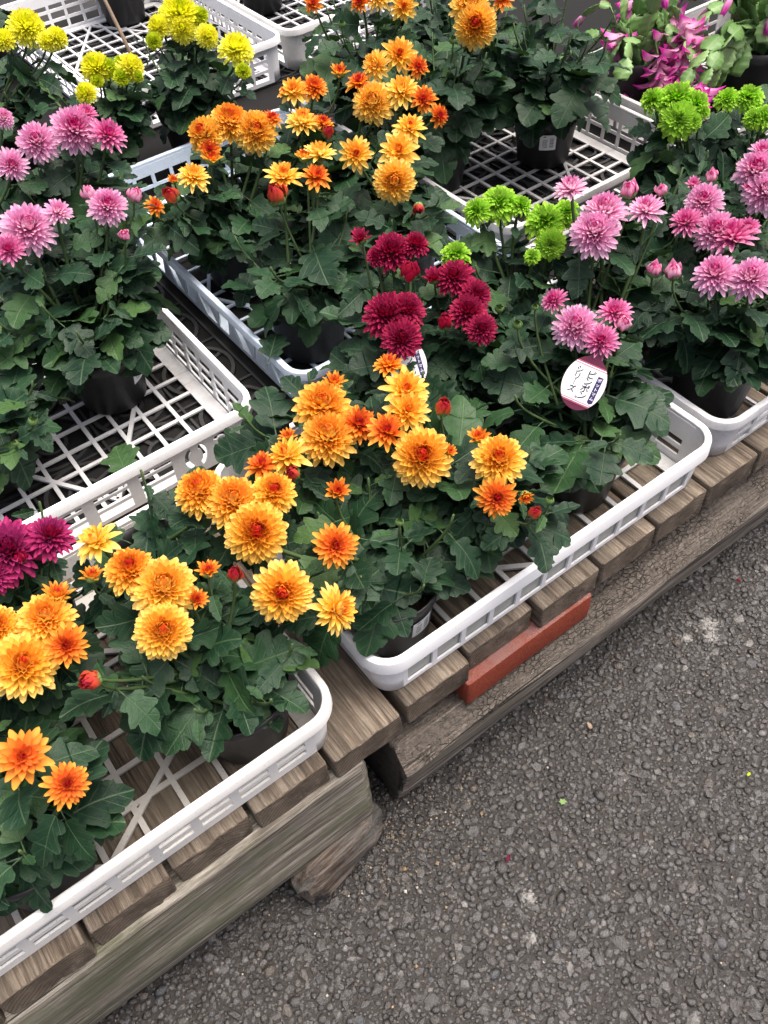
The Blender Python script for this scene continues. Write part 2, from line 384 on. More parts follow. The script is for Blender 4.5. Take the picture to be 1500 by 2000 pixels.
def mat_asphalt():
    t = NT('asphalt'); p = t.pos()
    big = t.noise(p, 2.6, 4, .6); mid = t.noise(p, 38, 5, .7); fine = t.noise(p, 420, 4, .75); grit = t.noise(p, 900, 3, .6)
    a = t.n('ShaderNodeAttribute', attribute_name='stone'); s = t.n('ShaderNodeSeparateColor'); t.l(a.outputs['Color'], s.inputs[0])
    r1, r2, hh = s.outputs[0], s.outputs[1], s.outputs[2]
    c = t.ramp(r1, [(0.0, (.026, .025, .024)), (.45, (.052, .0505, .048)), (.8, (.082, .080, .077)), (.95, (.120, .116, .111)), (1.0, (.20, .195, .185))])
    c = t.mix(t.ramp(r2, [(.90, 0.0), (.94, .6)]), c, (.045, .053, .066))
    c = t.mix(t.ramp(r2, [(.02, .5), (.05, 0.0)]), c, (.11, .075, .048))
    c = t.mix(t.math('MULTIPLY', t.ramp(mid, [(.40, 0.0), (.58, 1.0)]), .65), c, (.026, .023, .020))
    c = t.mix(t.math('MULTIPLY', t.ramp(fine, [(.45, 0.0), (.62, 1.0)]), .35), c, (.022, .019, .017))
    tar = t.ramp(fine, [(.30, (.010, .0088, .0078)), (.52, (.024, .021, .0185)), (.66, (.050, .044, .037))])
    c = t.mix(t.ramp(hh, [(.22, 0.0), (.62, 1.0)]), tar, c)
    c = t.mix(t.math('MULTIPLY', t.ramp(big, [(.38, 0.0), (.58, 1.0)]), .35), c, (.024, .022, .020))
    c = t.mix(t.math('MULTIPLY', t.ramp(grit, [(.70, 0.0), (.74, 1.0)]), .4), c, (.22, .19, .145))
    c = t.mix(t.math('MULTIPLY', stains(t, p), .7), c, (.30, .295, .28))
    t.bump(t.math('ADD', fine, t.math('MULTIPLY', mid, .6)), .75, .0022)
    m_ = t.base(c, t.math('SUBTRACT', t.math('SUBTRACT', .58, t.math('MULTIPLY', hh, .28)), t.math('MULTIPLY', t.ramp(fine, [(.4, 0.0), (.7, 1.0)]), .20)), .65)
    t.l(t.math('ADD', .40, t.math('MULTIPLY', hh, .40)), t.p.inputs['Specular IOR Level'])
    return m_
M['ground'] = mat_asphalt()

def mat_flat(name, col, rough=.5):
    t = NT(name); n = t.noise(t.pos(), 120, 3)
    return t.base(t.mix(t.math('MULTIPLY', n, .12), col, tuple(x * .7 for x in col)), rough, .4)
M['card_maroon'] = mat_flat('maroon card', (.11, .018, .045), .3)
M['card_white'] = mat_flat('white card', (.80, .82, .84), .3)
M['card_pink'] = mat_flat('pink print', (.62, .12, .22), .3)
M['card_navy'] = mat_flat('navy print', (.035, .022, .10), .3)
M['ink'] = mat_flat('black ink', (.012, .011, .02), .4)
M['stick'] = mat_stem('dry brown stick', (.16, .11, .07), (.27, .20, .14))
M['cloth'] = mat_flat('gap darkening sheet', (.004, .004, .004), .95)  # near black, for the sheet added to darken the crate gaps

def mat_cactus():
    t = NT('cactus segment'); o = t.coord('Object'); r = t.rnd()
    sx = t.n('ShaderNodeSeparateXYZ'); t.l(o, sx.inputs[0]); ax = t.math('ABSOLUTE', sx.outputs[0])
    c = t.mix(r, (.095, .20, .05), (.19, .32, .11))
    c = t.mix(t.ramp(ax, [(.01, .4), (.06, 0.0)]), c, (.23, .33, .15))
    t.bump(t.noise(o, 9, 4), .25, .002)
    return t.base(c, .45, .4)
M['cactus'] = mat_cactus()

def mat_sticker():
    t = NT('price sticker print'); o = t.coord('UV'); s = t.n('ShaderNodeSeparateXYZ'); t.l(o, s.inputs[0]); u, v = s.outputs[0], s.outputs[1]
    # bars of a barcode in the right half, print rows in the left half
    bars = t.math('GREATER_THAN', t.noise(t.mapping(o, (0.0, 42.0, 0.0)), 1.0, 1, .5), .5)
    inb = t.math('MULTIPLY', t.math('MULTIPLY', t.math('GREATER_THAN', u, .60), t.math('LESS_THAN', u, .86)), t.math('MULTIPLY', t.math('GREATER_THAN', v, .16), t.math('LESS_THAN', v, .80)))
    rows = t.math('GREATER_THAN', t.noise(t.mapping(o, (26.0, 17.0, 0.0)), 1.0, 2, .6), .52)
    inr = t.math('MULTIPLY', t.math('MULTIPLY', t.math('GREATER_THAN', u, .18), t.math('LESS_THAN', u, .46)), t.math('MULTIPLY', t.math('GREATER_THAN', v, .14), t.math('LESS_THAN', v, .72)))
    top = t.math('MULTIPLY', t.math('MULTIPLY', t.math('GREATER_THAN', v, .86), t.math('LESS_THAN', v, .93)), t.math('MULTIPLY', t.math('GREATER_THAN', u, .2), t.math('LESS_THAN', u, .36)))
    ink = t.math('MAXIMUM', t.math('MAXIMUM', t.math('MULTIPLY', bars, inb), t.math('MULTIPLY', rows, inr)), top)
    return t.base(t.mix(t.math('MULTIPLY', ink, .9), (.72, .73, .75), (.02, .02, .03)), .4, .4)
M['sticker'] = mat_sticker()

# ------------------------------------------------------------------ ground
g = MB(); g.add([(-40, -40, 0), (40, -40, 0), (40, 40, 0), (-40, 40, 0)], [(0, 1, 2, 3)])
tag(g.build('ground', M['ground']), 'dark damp asphalt with angular stones bound in tar', kind='structure')

def make_stones():
    """angular aggregate, packed tight and worn level in the tar"""
    r = np.random.RandomState(5)
    ph = (1 + 5 ** .5) / 2
    iv = np.array([(-1,ph,0),(1,ph,0),(-1,-ph,0),(1,-ph,0),(0,-1,ph),(0,1,ph),(0,-1,-ph),(0,1,-ph),(ph,0,-1),(ph,0,1),(-ph,0,-1),(-ph,0,1)], float)
    iv /= np.linalg.norm(iv[0])
    fi = np.array([(0,11,5),(0,5,1),(0,1,7),(0,7,10),(0,10,11),(1,5,9),(5,11,4),(11,10,2),(10,7,6),(7,1,8),(3,9,4),(3,4,2),(3,2,6),(3,6,8),(3,8,9),(4,9,5),(2,4,11),(6,2,10),(8,6,7),(9,8,1)])
    x0, x1, y0, y1 = -.28, 1.26, -.14, .52
    cell = .010; grid = {}; pts = []; rad = []
    def tryadd(x, y, rr, ov):
        gx, gy = int((x-x0)/cell), int((y-y0)/cell)
        for i in range(gx-2, gx+3):
            for j in range(gy-2, gy+3):
                for k in grid.get((i, j), ()):
                    if math.hypot(pts[k][0]-x, pts[k][1]-y) < (rad[k]+rr)*ov: return
        grid.setdefault((gx, gy), []).append(len(pts)); pts.append((x, y)); rad.append(rr)
    for n, lo, hi, ov in ((2600, .0062, .0086, .80), (42000, .0038, .0060, .70), (110000, .0019, .0034, .66)):
        for x, y, rr in zip(r.uniform(x0, x1, n), r.uniform(y0, y1, n), r.uniform(lo, hi, n)): tryadd(x, y, rr, ov)
    pts = np.array(pts); rad = np.array(rad); N = len(pts)
    v = iv[None]*r.uniform(.70, 1.22, (N, 12, 1))
    q = r.normal(size=(N, 4)); q /= np.linalg.norm(q, axis=1)[:, None]; w, x, y, z = q.T
    R = np.stack([1-2*(y*y+z*z), 2*(x*y-z*w), 2*(x*z+y*w), 2*(x*y+z*w), 1-2*(x*x+z*z), 2*(y*z-x*w), 2*(x*z-y*w), 2*(y*z+x*w), 1-2*(x*x+y*y)], 1).reshape(N, 3, 3)
    v = np.einsum('nij,nkj->nki', R, v)
    v *= (np.stack([r.uniform(.85, 1.35, N), r.uniform(.75, 1.1, N), r.uniform(.50, .80, N)], 1)*rad[:, None])[:, None, :]
    a = r.uniform(0, 6.283, N); ca, sa = np.cos(a)[:, None], np.sin(a)[:, None]
    v = np.stack([v[..., 0]*ca - v[..., 1]*sa + pts[:, 0:1], v[..., 0]*sa + v[..., 1]*ca + pts[:, 1:2], v[..., 2] + r.uniform(-.0012, .0006, (N, 1))], 2)
    tilt = r.normal(0, .16, (N, 2)); cap = .0042 + r.uniform(-.0014, .0014, (N, 1)) + (v[..., 0]-pts[:, 0:1])*tilt[:, :1] + (v[..., 1]-pts[:, 1:2])*tilt[:, 1:]
    v[..., 2] = np.minimum(v[..., 2], cap)
    f = (fi[None] + (np.arange(N)*12)[:, None, None]).reshape(-1, 3)
    me = bpy.data.meshes.new('asphalt_stones')
    me.vertices.add(N*12); me.vertices.foreach_set('co', v.reshape(-1))
    me.loops.add(len(f)*3); me.loops.foreach_set('vertex_index', f.reshape(-1).astype(np.int32))
    me.polygons.add(len(f)); me.polygons.foreach_set('loop_start', (np.arange(len(f))*3).astype(np.int32))
    me.update(calc_edges=True)
    me.polygons.foreach_set('use_smooth', np.repeat(r.rand(N) < .35, 20))
    at = me.color_attributes.new('stone', 'FLOAT_COLOR', 'POINT')
    col = np.ones((N, 12, 4)); col[..., 0] = r.rand(N)[:, None]; col[..., 1] = r.rand(N)[:, None]; col[..., 2] = 1.0
    at.data.foreach_set('color', col.reshape(-1))
    tag(link('asphalt_gravel', me, None, M['ground']), 'angular grey stones bound in the dark asphalt', 'gravel', kind='stuff')
make_stones()

def make_grit():
    """loose grit lying on the asphalt"""
    r = np.random.RandomState(9); N = 1700
    ov = np.array([(1,0,0),(-1,0,0),(0,1,0),(0,-1,0),(0,0,1),(0,0,-1)], float); of = np.array([(0,2,4),(2,1,4),(1,3,4),(3,0,4),(2,0,5),(1,2,5),(3,1,5),(0,3,5)])
    P = np.stack([r.uniform(-.25, 1.2, N), r.uniform(-.10, .50, N)], 1)
    near = r.rand(N) < .30; P[near] = np.stack([r.normal(.20, .06, near.sum()), r.normal(.345, .035, near.sum())], 1)
    rad = r.uniform(.0007, .0018, N)*np.where(r.rand(N) < .05, 1.9, 1)
    v = ov[None]*r.uniform(.6, 1.3, (N, 6, 1))*rad[:, None, None]; v[..., 2] *= .7
    a = r.uniform(0, 6.28, N)[:, None]; v = np.stack([v[..., 0]*np.cos(a)-v[..., 1]*np.sin(a)+P[:, :1], v[..., 0]*np.sin(a)+v[..., 1]*np.cos(a)+P[:, 1:], v[..., 2]+.0046], 2)
    f = (of[None] + (np.arange(N)*6)[:, None, None]).reshape(-1, 3)
    me = mesh_from('loose_grit', v.reshape(-1, 3).tolist(), f.tolist(), False)
    at = me.color_attributes.new('stone', 'FLOAT_COLOR', 'POINT'); k = r.rand(N)
    col = np.ones((N, 6, 4)); col[..., 0] = k[:, None]; at.data.foreach_set('color', col.reshape(-1))
    t = NT('loose grit'); an = t.n('ShaderNodeAttribute', attribute_name='stone'); sp = t.n('ShaderNodeSeparateColor'); t.l(an.outputs['Color'], sp.inputs[0])
    t.base(t.ramp(sp.outputs[0], [(0.0, (.04, .036, .033)), (.5, (.10, .09, .075)), (.8, (.20, .16, .115)), (.93, (.30, .20, .11)), (1.0, (.42, .40, .37))]), .6)
    tag(link('loose_grit', me, None, t.m), 'scattered loose grit on the asphalt', 'grit', kind='stuff')
make_grit()

def bit(name, loc, rz, mat, size, label, cat, pts):
    b = MB(); n = len(pts)
    z = [rng.uniform(0, .0025) for _ in pts]
    b.add([(p[0]*size, p[1]*size, z[i] + .0012) for i, p in enumerate(pts)] + [(p[0]*size, p[1]*size, z[i]) for i, p in enumerate(pts)],
          [tuple(range(n)), tuple(reversed(range(n, 2*n)))] + [(i, (i+1) % n + 0, (i+1) % n + n, i + n)[::-1] for i in range(n)])
    o = b.build(name, mat); o.location = loc; o.rotation_euler = (.1, -.1, rz)
    return tag(o, label, cat)
leafbit = [(0, -1), (.35, -.55), (.75, -.5), (.5, -.05), (.8, .5), (.3, .45), (0, 1), (-.3, .4), (-.75, .45), (-.5, -.1), (-.6, -.6), (-.25, -.5)]
chip = [(-1, -.4), (.2, -.6), (1, -.2), (.9, .4), (-.2, .6), (-1, .3)]

# ------------------------------------------------------------------ timber bench
def rough_bar(name, mat, parent, loc, L, w, h, axis, seed, edge=.006, amp=.0022, prof=None, ns=26, freq=9.0):
    """a weathered bar of length L along `axis` with worn edges, uneven faces and rounded ends; origin at its middle"""
    if prof is None:
        prof = []
        for cx, cz, a0 in ((w/2-edge, h/2-edge, 0), (-w/2+edge, h/2-edge, 90), (-w/2+edge, -h/2+edge, 180), (w/2-edge, -h/2+edge, 270)):
            for k in range(4):
                a = math.radians(a0 + 30 * k); prof.append((cx + edge*math.cos(a), cz + edge*math.sin(a)))
        full = []
        for i in range(len(prof)):
            p, q = prof[i], prof[(i+1) % len(prof)]
            full.append(p); d = math.hypot(q[0]-p[0], q[1]-p[1]); m = int(d / .016)
            for k in range(1, m): full.append((p[0]+(q[0]-p[0])*k/m, p[1]+(q[1]-p[1])*k/m))
        prof = full
    k = len(prof); st = [0, .35*edge/L, edge/L] + [edge/L + (1-2*edge/L)*i/ns for i in range(1, ns)] + [1-edge/L, 1-.35*edge/L, 1]
    b = MB(); vs = []
    for i, t in enumerate(st):
        inset = {0: 1.0, 1: .35, 2: 0.0}.get(min(i, len(st)-1-i), 0.0) * edge * .8
        for (a, c) in prof:
            r = math.hypot(a, c) or 1; a2, c2 = a - a/r*inset, c - c/r*inset
            y = (t - .5) * L
            nv = noise.noise(Vector((a2*freq*3 + seed*7.3, y*freq*.35, c2*freq*3 + seed*3.1))) * amp + noise.noise(Vector((a2*60+seed, y*6, c2*60))) * amp * .45
            endj = noise.noise(Vector((a2*70+seed*5, c2*50, t))) * amp * .9 if inset else 0
            a3, c3 = a2 + a/r*nv, c2 + c/r*nv
            vs.append((a3, y + endj, c3) if axis == 'y' else (y + endj, a3, c3))
    fs = []
    for i in range(len(st)-1):
        for j in range(k):
            q = (j+1) % k; f = (i*k+j, (i+1)*k+j, (i+1)*k+q, i*k+q)
            fs.append(f if axis == 'y' else f[::-1])
    n = len(st); e0 = tuple(range(k)); e1 = tuple((n-1)*k + j for j in reversed(range(k)))
    fs += [e0, e1] if axis == 'y' else [e0[::-1], e1[::-1]]
    b.add(vs, fs)
    me = b.mesh(name, True, None)
    me.set_sharp_from_angle(angle=math.radians(32))
    o = link(name, me, parent, mat); o.location = loc
    return o

YEND = 2.45
left_bench = empty('timber_bench', (-.35*U, .47*U, 0))
tag(left_bench, 'brown plank bench on a grey-green mossy front beam, under the lower left crate', 'bench')
right_bench = empty('timber_bench', (.66*U, .47*U, 0))
tag(right_bench, 'brown plank bench resting on a cracked dark sleeper beside the asphalt', 'bench')
def plank(parent, xa, xb, seed, yf=.462, top=0.0, thick=.044):
    L = YEND - yf * U
    base = parent.location
    rough_bar('plank', M['plank'], parent, Vector(((xa+xb)/2*U, yf*U + L/2, BENCH - thick/2 + top)) - base, L, (xb-xa)*U, thick, 'y', seed, edge=.0030, amp=.0022, ns=30)
gl = [-1.012, -.892, -.772, -.652, -.532, -.412, -.292, -.173, -.057, .060, .180, .302]
for i in range(len(gl)-1):
    plank(left_bench, gl[i] + .004, gl[i+1] - .004, i + 1, .462 + rng.uniform(-.004, .006), rng.uniform(-.002, .0008))
gr = [.307, .429, .560, .689, .815, .936, 1.064, 1.188, 1.312, 1.436, 1.560, 1.684, 1.808, 1.932, 2.056, 2.18, 2.304, 2.428]
for i in range(len(gr)-1):
    plank(right_bench, gr[i] + .004, gr[i+1] - .004, i + 31, {1: .474, 2: .462}.get(i, .462 + rng.uniform(-.004, .006)), rng.uniform(-.002, .0008))
o = rough_bar('beam', M['beam_grey'], left_bench, Vector((-.40*U, .457*U + .050, .145)) - left_bench.location, 1.268*U, .100, .168, 'x', 77, edge=.011, amp=.004, ns=60)
o['label'] = 'grey-green weathered front beam'
# the right sleeper leans: its worn front falls back towards the ground
pr = []
raw = [(.062, .080), (.02, .085), (-.045, .083), (-.062, .074), (-.070, .055), (-.066, .030), (-.055, -.010), (-.046, -.050), (-.036, -.086), (0, -.089), (.05, -.089), (.066, -.08), (.068, 0)]
for i in range(len(raw)):
    p, q = raw[i], raw[(i+1) % len(raw)]
    m = max(1, int(math.hypot(q[0]-p[0], q[1]-p[1]) / .012))
    for k in range(m): pr.append((p[0]+(q[0]-p[0])*k/m, p[1]+(q[1]-p[1])*k/m))
pr = pr[::-1]
o = rough_bar('beam', M['sleeper'], right_bench, Vector(((.284+2.43)/2*U, .442*U + .066, .0925)) - right_bench.location, 2.146*U, .13, .175, 'x', 91, edge=.008, amp=.0075, prof=pr, ns=110, freq=11)
o['label'] = 'dark cracked tarred sleeper'
# hidden rear bearers carry the planks
for par, x0, x1 in ((left_bench, -1.0, .29), (right_bench, .31, 2.42)):
    for yy in (1.25, 2.2):
        rough_bar('beam', M['post'], par, Vector(((x0+x1)/2*U, yy, .112)) - par.location, (x1-x0)*U, .10, .222, 'x', yy, edge=.006, amp=.002, ns=20)
# packing pieces
blk = rough_bar('support_block', M['post'], None, Vector((.150*U, .443*U + .045, .036)), .135, .125, .070, 'x', 5, edge=.026, amp=.014, ns=18, freq=18)
blk.rotation_euler = (0, 0, .12)
tag(blk, 'short rotten timber block under the end of the mossy beam', 'wood block')
blk2 = rough_bar('support_block', M['post'], None, Vector((-.85*U, .443*U + .045, .036)), .145, .12, .070, 'x', 8, edge=.020, amp=.010, ns=14, freq=16)
tag(blk2, 'timber block under the far left end of the mossy beam', 'wood block')
brick = rough_bar('brick', M['brick'], None, Vector((.545*U, .463*U + .045, .2030)), .205, .100, .0490, 'x', 3, edge=.0030, amp=.0013, ns=30, freq=30)
tag(brick, 'red brick wedged between the planks and the cracked sleeper', 'brick')
cl = MB(); cl.box(-1.0*U, 2.43*U, 1.03*U, YEND, BENCH + .003, BENCH + .005)  # added sheet: makes the gaps between the rear crates read as deep shade
tag(cl.build('ground_cloth', M['cloth']), 'black sheet added over the rear planks to darken the gaps', 'cloth')

# ------------------------------------------------------------------ crates
def offset_path(x0, x1, y0, y1, r, off, seg=7):
    pts = []
    for cx, cy, a0 in ((x1-r, y1-r, 0), (x0+r, y1-r, 90), (x0+r, y0+r, 180), (x1-r, y0+r, 270)):
        for k in range(seg+1):
            a = math.radians(a0 + 90*k/seg); pts.append((cx + (r+off)*math.cos(a), cy + (r+off)*math.sin(a)))
    return pts

def grid_holes(L, H, n, rows, m0, m1, bar, slant=0.0, chamfer=0.0):
    hs = []; w = (L - m0 - m1 + bar) / n
    for (v0, v1) in rows:
        for i in range(n):
            u0 = m0 + i*w; u1 = u0 + w - bar
            s = slant * (1 if i % 2 == 0 else -1) * (v1 - v0) * H
            hs.append([(u0 + s, v0*H), (u1 + s, v0*H), (u1 - s, v1*H), (u0 - s, v1*H)])
    return hs

def panel(mb, L, H, holes, mapf, t, outer=None):
    loops = [outer or [(0, 0), (L, 0), (L, H), (0, H)]] + holes
    flat = [p for lp in loops for p in lp]
    tris = tessellate_polygon([[Vector((p[0], p[1], 0)) for p in lp] for lp in loops])
    n = len(flat)
    vs = [mapf(u, v, 0.0) for u, v in flat] + [mapf(u, v, -t) for u, v in flat]
    fs = []
    for a, b, c in tris:
        ar = (flat[b][0]-flat[a][0])*(flat[c][1]-flat[a][1]) - (flat[b][1]-flat[a][1])*(flat[c][0]-flat[a][0])
        if ar < 0: b, c = c, b
        fs.append((a, b, c)); fs.append((c+n, b+n, a+n))
    s = 0
    for lp in loops:
        k = len(lp)
        for i in range(k):
            a, b = s+i, s+(i+1) % k
            fs.append((b, a, a+n, b+n) if lp is loops[0] else (b, a, a+n, b+n))
        s += k
    mb.add(vs, fs)

def make_crate(label, X0, X1, Y0, Y1, mat, h=.078, r=.030, taper=.0050, lip=.013, rimw=.0065, walls=None, fl=(9, 6), bar=.0042, diag=True, z0=.0125, rz=0.0, group='plant crates set out on the bench', back_panels=False, floor_mat=None):
    cx, cy = (X0+X1)/2*U, (Y0+Y1)/2*U
    root = empty('plant_crate', (cx, cy, BENCH + z0), rz)
    tag(root, label, 'crate', group)
    x0, x1, y0, y1 = X0*U - cx, X1*U - cx, Y0*U - cy, Y1*U - cy
    x0 += rimw; x1 -= rimw; y0 += rimw; y1 -= rimw
    t = .0026
    off = lambda z: -taper * (1 - z/h)
    # rim: a rounded flange with a turned-down lip
    pf = [(-t, h-.007), (-t, h-.0015), (-t+.0012, h), (rimw-.003, h), (rimw-.0008, h-.0009), (rimw, h-.003), (rimw+.0006, h-lip), (rimw-.0018, h-lip), (rimw-.0024, h-.0045), (.0010, h-.0045), (.0010, h-.007)]
    b = MB(); vs = []; fs = []; k = len(pf); N = None
    for (o, z) in pf:
        ring = offset_path(x0, x1, y0, y1, r, o, 8); N = len(ring); vs += [(p[0], p[1], z) for p in ring]
    for i in range(k):
        for j in range(N):
            q = (j+1) % N; i2 = (i+1) % k
            fs.append((i*N+j, i*N+q, i2*N+q, i2*N+j)[::-1])
    b.add(vs, fs); o = b.build('rim', mat, root, True)
    mod = o.modifiers.new('split', 'EDGE_SPLIT'); mod.split_angle = math.radians(38)
    # rounded corner posts
    H = h - .0065
    for cx_, cy_, a0 in ((x1-r, y1-r, 0), (x0+r, y1-r, 90), (x0+r, y0+r, 180), (x1-r, y0+r, 270)):
        b = MB(); vs = []; fs = []; sg = 7
        for z in (0, .3*H, H):
            for w in (0, -t):
                for q in range(sg+1):
                    a = math.radians(a0 + 90*q/sg); R = r + off(z) + w
                    vs.append((cx_ + R*math.cos(a), cy_ + R*math.sin(a), z))
        m = sg+1
        for zi in (0, 1):
            for q in range(sg):
                A = (2*zi)*m + q; Bq = (2*zi+2)*m + q
                fs.append((A, A+1, Bq+1, Bq)); A2 = A+m; B2 = Bq+m; fs.append((B2, B2+1, A2+1, A2))
        for q in range(sg): fs.append((q+1, q, q+m, q+m+1))
        b.add(vs, fs); b.build('corner_post', mat, root, True)
    # four perforated walls
    W = walls or {}
    Lx, Ly = (x1-x0) - 2*r, (y1-y0) - 2*r
    sides = {'front': (Lx, lambda u, v, w: (x0+r+u, y0 - off(v) - w, v)), 'right': (Ly, lambda u, v, w: (x1 + off(v) + w, y0+r+u, v)),
             'back': (Lx, lambda u, v, w: (x1-r-u, y1 + off(v) + w, v)), 'left': (Ly, lambda u, v, w: (x0 - off(v) - w, y1-r-u, v))}
    for nm, (L, mf) in sides.items():
        spec = W.get(nm, W.get('all'))
        b = MB()
        holes = spec(L, H) if spec else []
        panel(b, L, H, holes, mf, t)
        b.build('side_wall', mat, root)
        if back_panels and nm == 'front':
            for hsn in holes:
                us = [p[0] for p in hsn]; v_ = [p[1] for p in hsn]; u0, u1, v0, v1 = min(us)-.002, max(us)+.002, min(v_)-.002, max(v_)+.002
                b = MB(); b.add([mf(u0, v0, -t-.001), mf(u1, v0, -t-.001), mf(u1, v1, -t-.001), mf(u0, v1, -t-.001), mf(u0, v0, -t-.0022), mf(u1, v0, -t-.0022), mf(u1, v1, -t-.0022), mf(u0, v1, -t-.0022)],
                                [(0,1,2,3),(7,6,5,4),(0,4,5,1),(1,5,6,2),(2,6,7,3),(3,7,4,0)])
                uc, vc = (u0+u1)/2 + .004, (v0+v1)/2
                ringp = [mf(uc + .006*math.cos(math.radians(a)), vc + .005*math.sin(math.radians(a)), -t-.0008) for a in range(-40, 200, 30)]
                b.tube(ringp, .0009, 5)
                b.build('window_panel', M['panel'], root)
    # floor: flat border, square lattice, long diagonals
    b = MB(); ti = taper + .004; bw = .022; fx0, fx1, fy0, fy1 = x0+ti, x1-ti, y0+ti, y1-ti; zt = .0030
    outl = offset_path(fx0, fx1, fy0, fy1, r*.85, 0, 5); inn = [(fx0+bw, fy0+bw), (fx1-bw, fy0+bw), (fx1-bw, fy1-bw), (fx0+bw, fy1-bw)]
    panel(b, 0, 0, [inn], lambda u, v, w: (u, v, zt + w), zt, outer=outl)
    nx, ny = fl; ax0, ax1, ay0, ay1 = fx0+bw, fx1-bw, fy0+bw, fy1-bw
    for i in range(1, nx): x = ax0 + (ax1-ax0)*i/nx; b.box(x-bar/2, x+bar/2, ay0, ay1, .0002, zt+.0008)
    for i in range(1, ny): y = ay0 + (ay1-ay0)*i/ny; b.box(ax0, ax1, y-bar/2, y+bar/2, .0004, zt+.0003)
    if diag:
        hx = (ax0+ax1)/2; hy = (ay0+ay1)/2
        for p, q in (((ax0, hy), (hx, ay0)), ((hx, ay0), (ax1, hy)), ((ax1, hy), (hx, ay1)), ((hx, ay1), (ax0, hy))):
            b.bar((*p, .0006), (*q, .0006), bar*1.05, zt+.0006)
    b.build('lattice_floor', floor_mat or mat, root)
    return root

slots2 = lambda L, H: grid_holes(L, H, max(3, int(L/.046)), [(.20, .34), (.44, .58)], .012, .012, .010)
wind = lambda L, H: grid_holes(L, H, max(3, int(round(L/.043))), [(.10, .68)], .006, .006, .007)
grid3 = lambda L, H: grid_holes(L, H, max(3, int(L/.040)), [(.10, .30), (.38, .56), (.64, .76)], .012, .012, .007)
grid2 = lambda L, H: grid_holes(L, H, max(3, int(L/.037)), [(.12, .38), (.46, .72)], .010, .010, .007)
dia3 = lambda L, H: grid_holes(L, H, max(3, int(L/.040)), [(.08, .28), (.34, .54), (.60, .78)], .012, .012, .008, .22)
big2 = lambda L, H: grid_holes(L, H, max(3, int(L/.066)), [(.10, .30), (.38, .58), (.64, .72)], .015, .015, .016)
brace = lambda L, H: grid_holes(L, H, max(3, int(L/.055)), [(.12, .74)], .022, .022, .022, .20)
def front02(L, H):
    hs = big2(L - .085, H)
    def arc(cx, cz, rx, rz_, a0, a1, n=7): return [(cx + rx*math.cos(math.radians(a0+(a1-a0)*i/n)), cz + rz_*math.sin(math.radians(a0+(a1-a0)*i/n))) for i in range(n+1)]
    hh = H*.29; cz = H*.47; c0 = L - .066; c2 = L - .026
    # stencil 0: two half rings joined by bridges
    hs.append(arc(c0-.003, cz, .014, hh, 105, 255) + arc(c0-.003, cz, .0072, hh*.60, 255, 105))
    hs.append(arc(c0+.003, cz, .014, hh, -75, 75) + arc(c0+.003, cz, .0072, hh*.60, 75, -75))
    # stencil 2
    w = .0068
    two = arc(c2, cz+hh*.42, .0135, hh*.58, 160, -35, 8) + [(c2-.004, cz-hh*.62), (c2+.0135, cz-hh*.62), (c2+.0135, cz-hh), (c2-.0140, cz-hh), (c2-.0140, cz-hh*.66)] + arc(c2, cz+hh*.42, .0066, hh*.26, -40, 160, 6)
    hs.append(two)
    return hs

CR = {}
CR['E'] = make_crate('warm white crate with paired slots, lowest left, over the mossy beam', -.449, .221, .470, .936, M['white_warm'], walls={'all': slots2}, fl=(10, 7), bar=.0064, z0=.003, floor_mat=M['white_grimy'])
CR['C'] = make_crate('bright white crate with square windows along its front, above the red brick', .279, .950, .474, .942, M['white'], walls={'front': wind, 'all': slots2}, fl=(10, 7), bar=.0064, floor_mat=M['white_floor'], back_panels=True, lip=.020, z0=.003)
CR['D'] = make_crate('cloudy white crate at the right edge beyond the bright white crate', .968, 1.64, .484, .952, M['white_cloudy'], walls={'all': grid3}, fl=(9, 6), h=.072, z0=.003)
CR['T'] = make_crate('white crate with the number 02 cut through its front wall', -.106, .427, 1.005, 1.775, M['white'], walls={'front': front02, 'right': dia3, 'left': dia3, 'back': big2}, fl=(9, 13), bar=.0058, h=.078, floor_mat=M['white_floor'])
CR['B'] = make_crate('pale blue crate holding the middle orange chrysanthemums', .504, 1.034, 1.008, 1.866, M['pale_blue'], walls={'left': brace, 'front': grid2, 'right': grid2, 'back': grid2}, fl=(9, 14), bar=.0052, h=.076)
CR['R'] = make_crate('dusty white crate with a lone tall leafy plant, behind the lime green flowers', 1.058, 1.60, 1.094, 1.872, M['white_grey'], walls={'all': grid2}, fl=(9, 13), bar=.0055, h=.080)
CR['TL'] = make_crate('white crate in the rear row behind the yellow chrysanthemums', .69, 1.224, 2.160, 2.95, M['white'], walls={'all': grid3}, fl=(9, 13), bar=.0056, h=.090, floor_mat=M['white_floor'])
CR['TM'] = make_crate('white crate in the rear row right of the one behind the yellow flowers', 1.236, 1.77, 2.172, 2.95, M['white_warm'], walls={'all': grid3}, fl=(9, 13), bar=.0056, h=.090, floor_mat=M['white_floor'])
CR['X'] = make_crate('brownish grey crate under the pink flowering cactuses', 1.635, 2.30, 1.06, 1.56, M['white_grey'], walls={'all': grid2}, fl=(9, 6), h=.076)

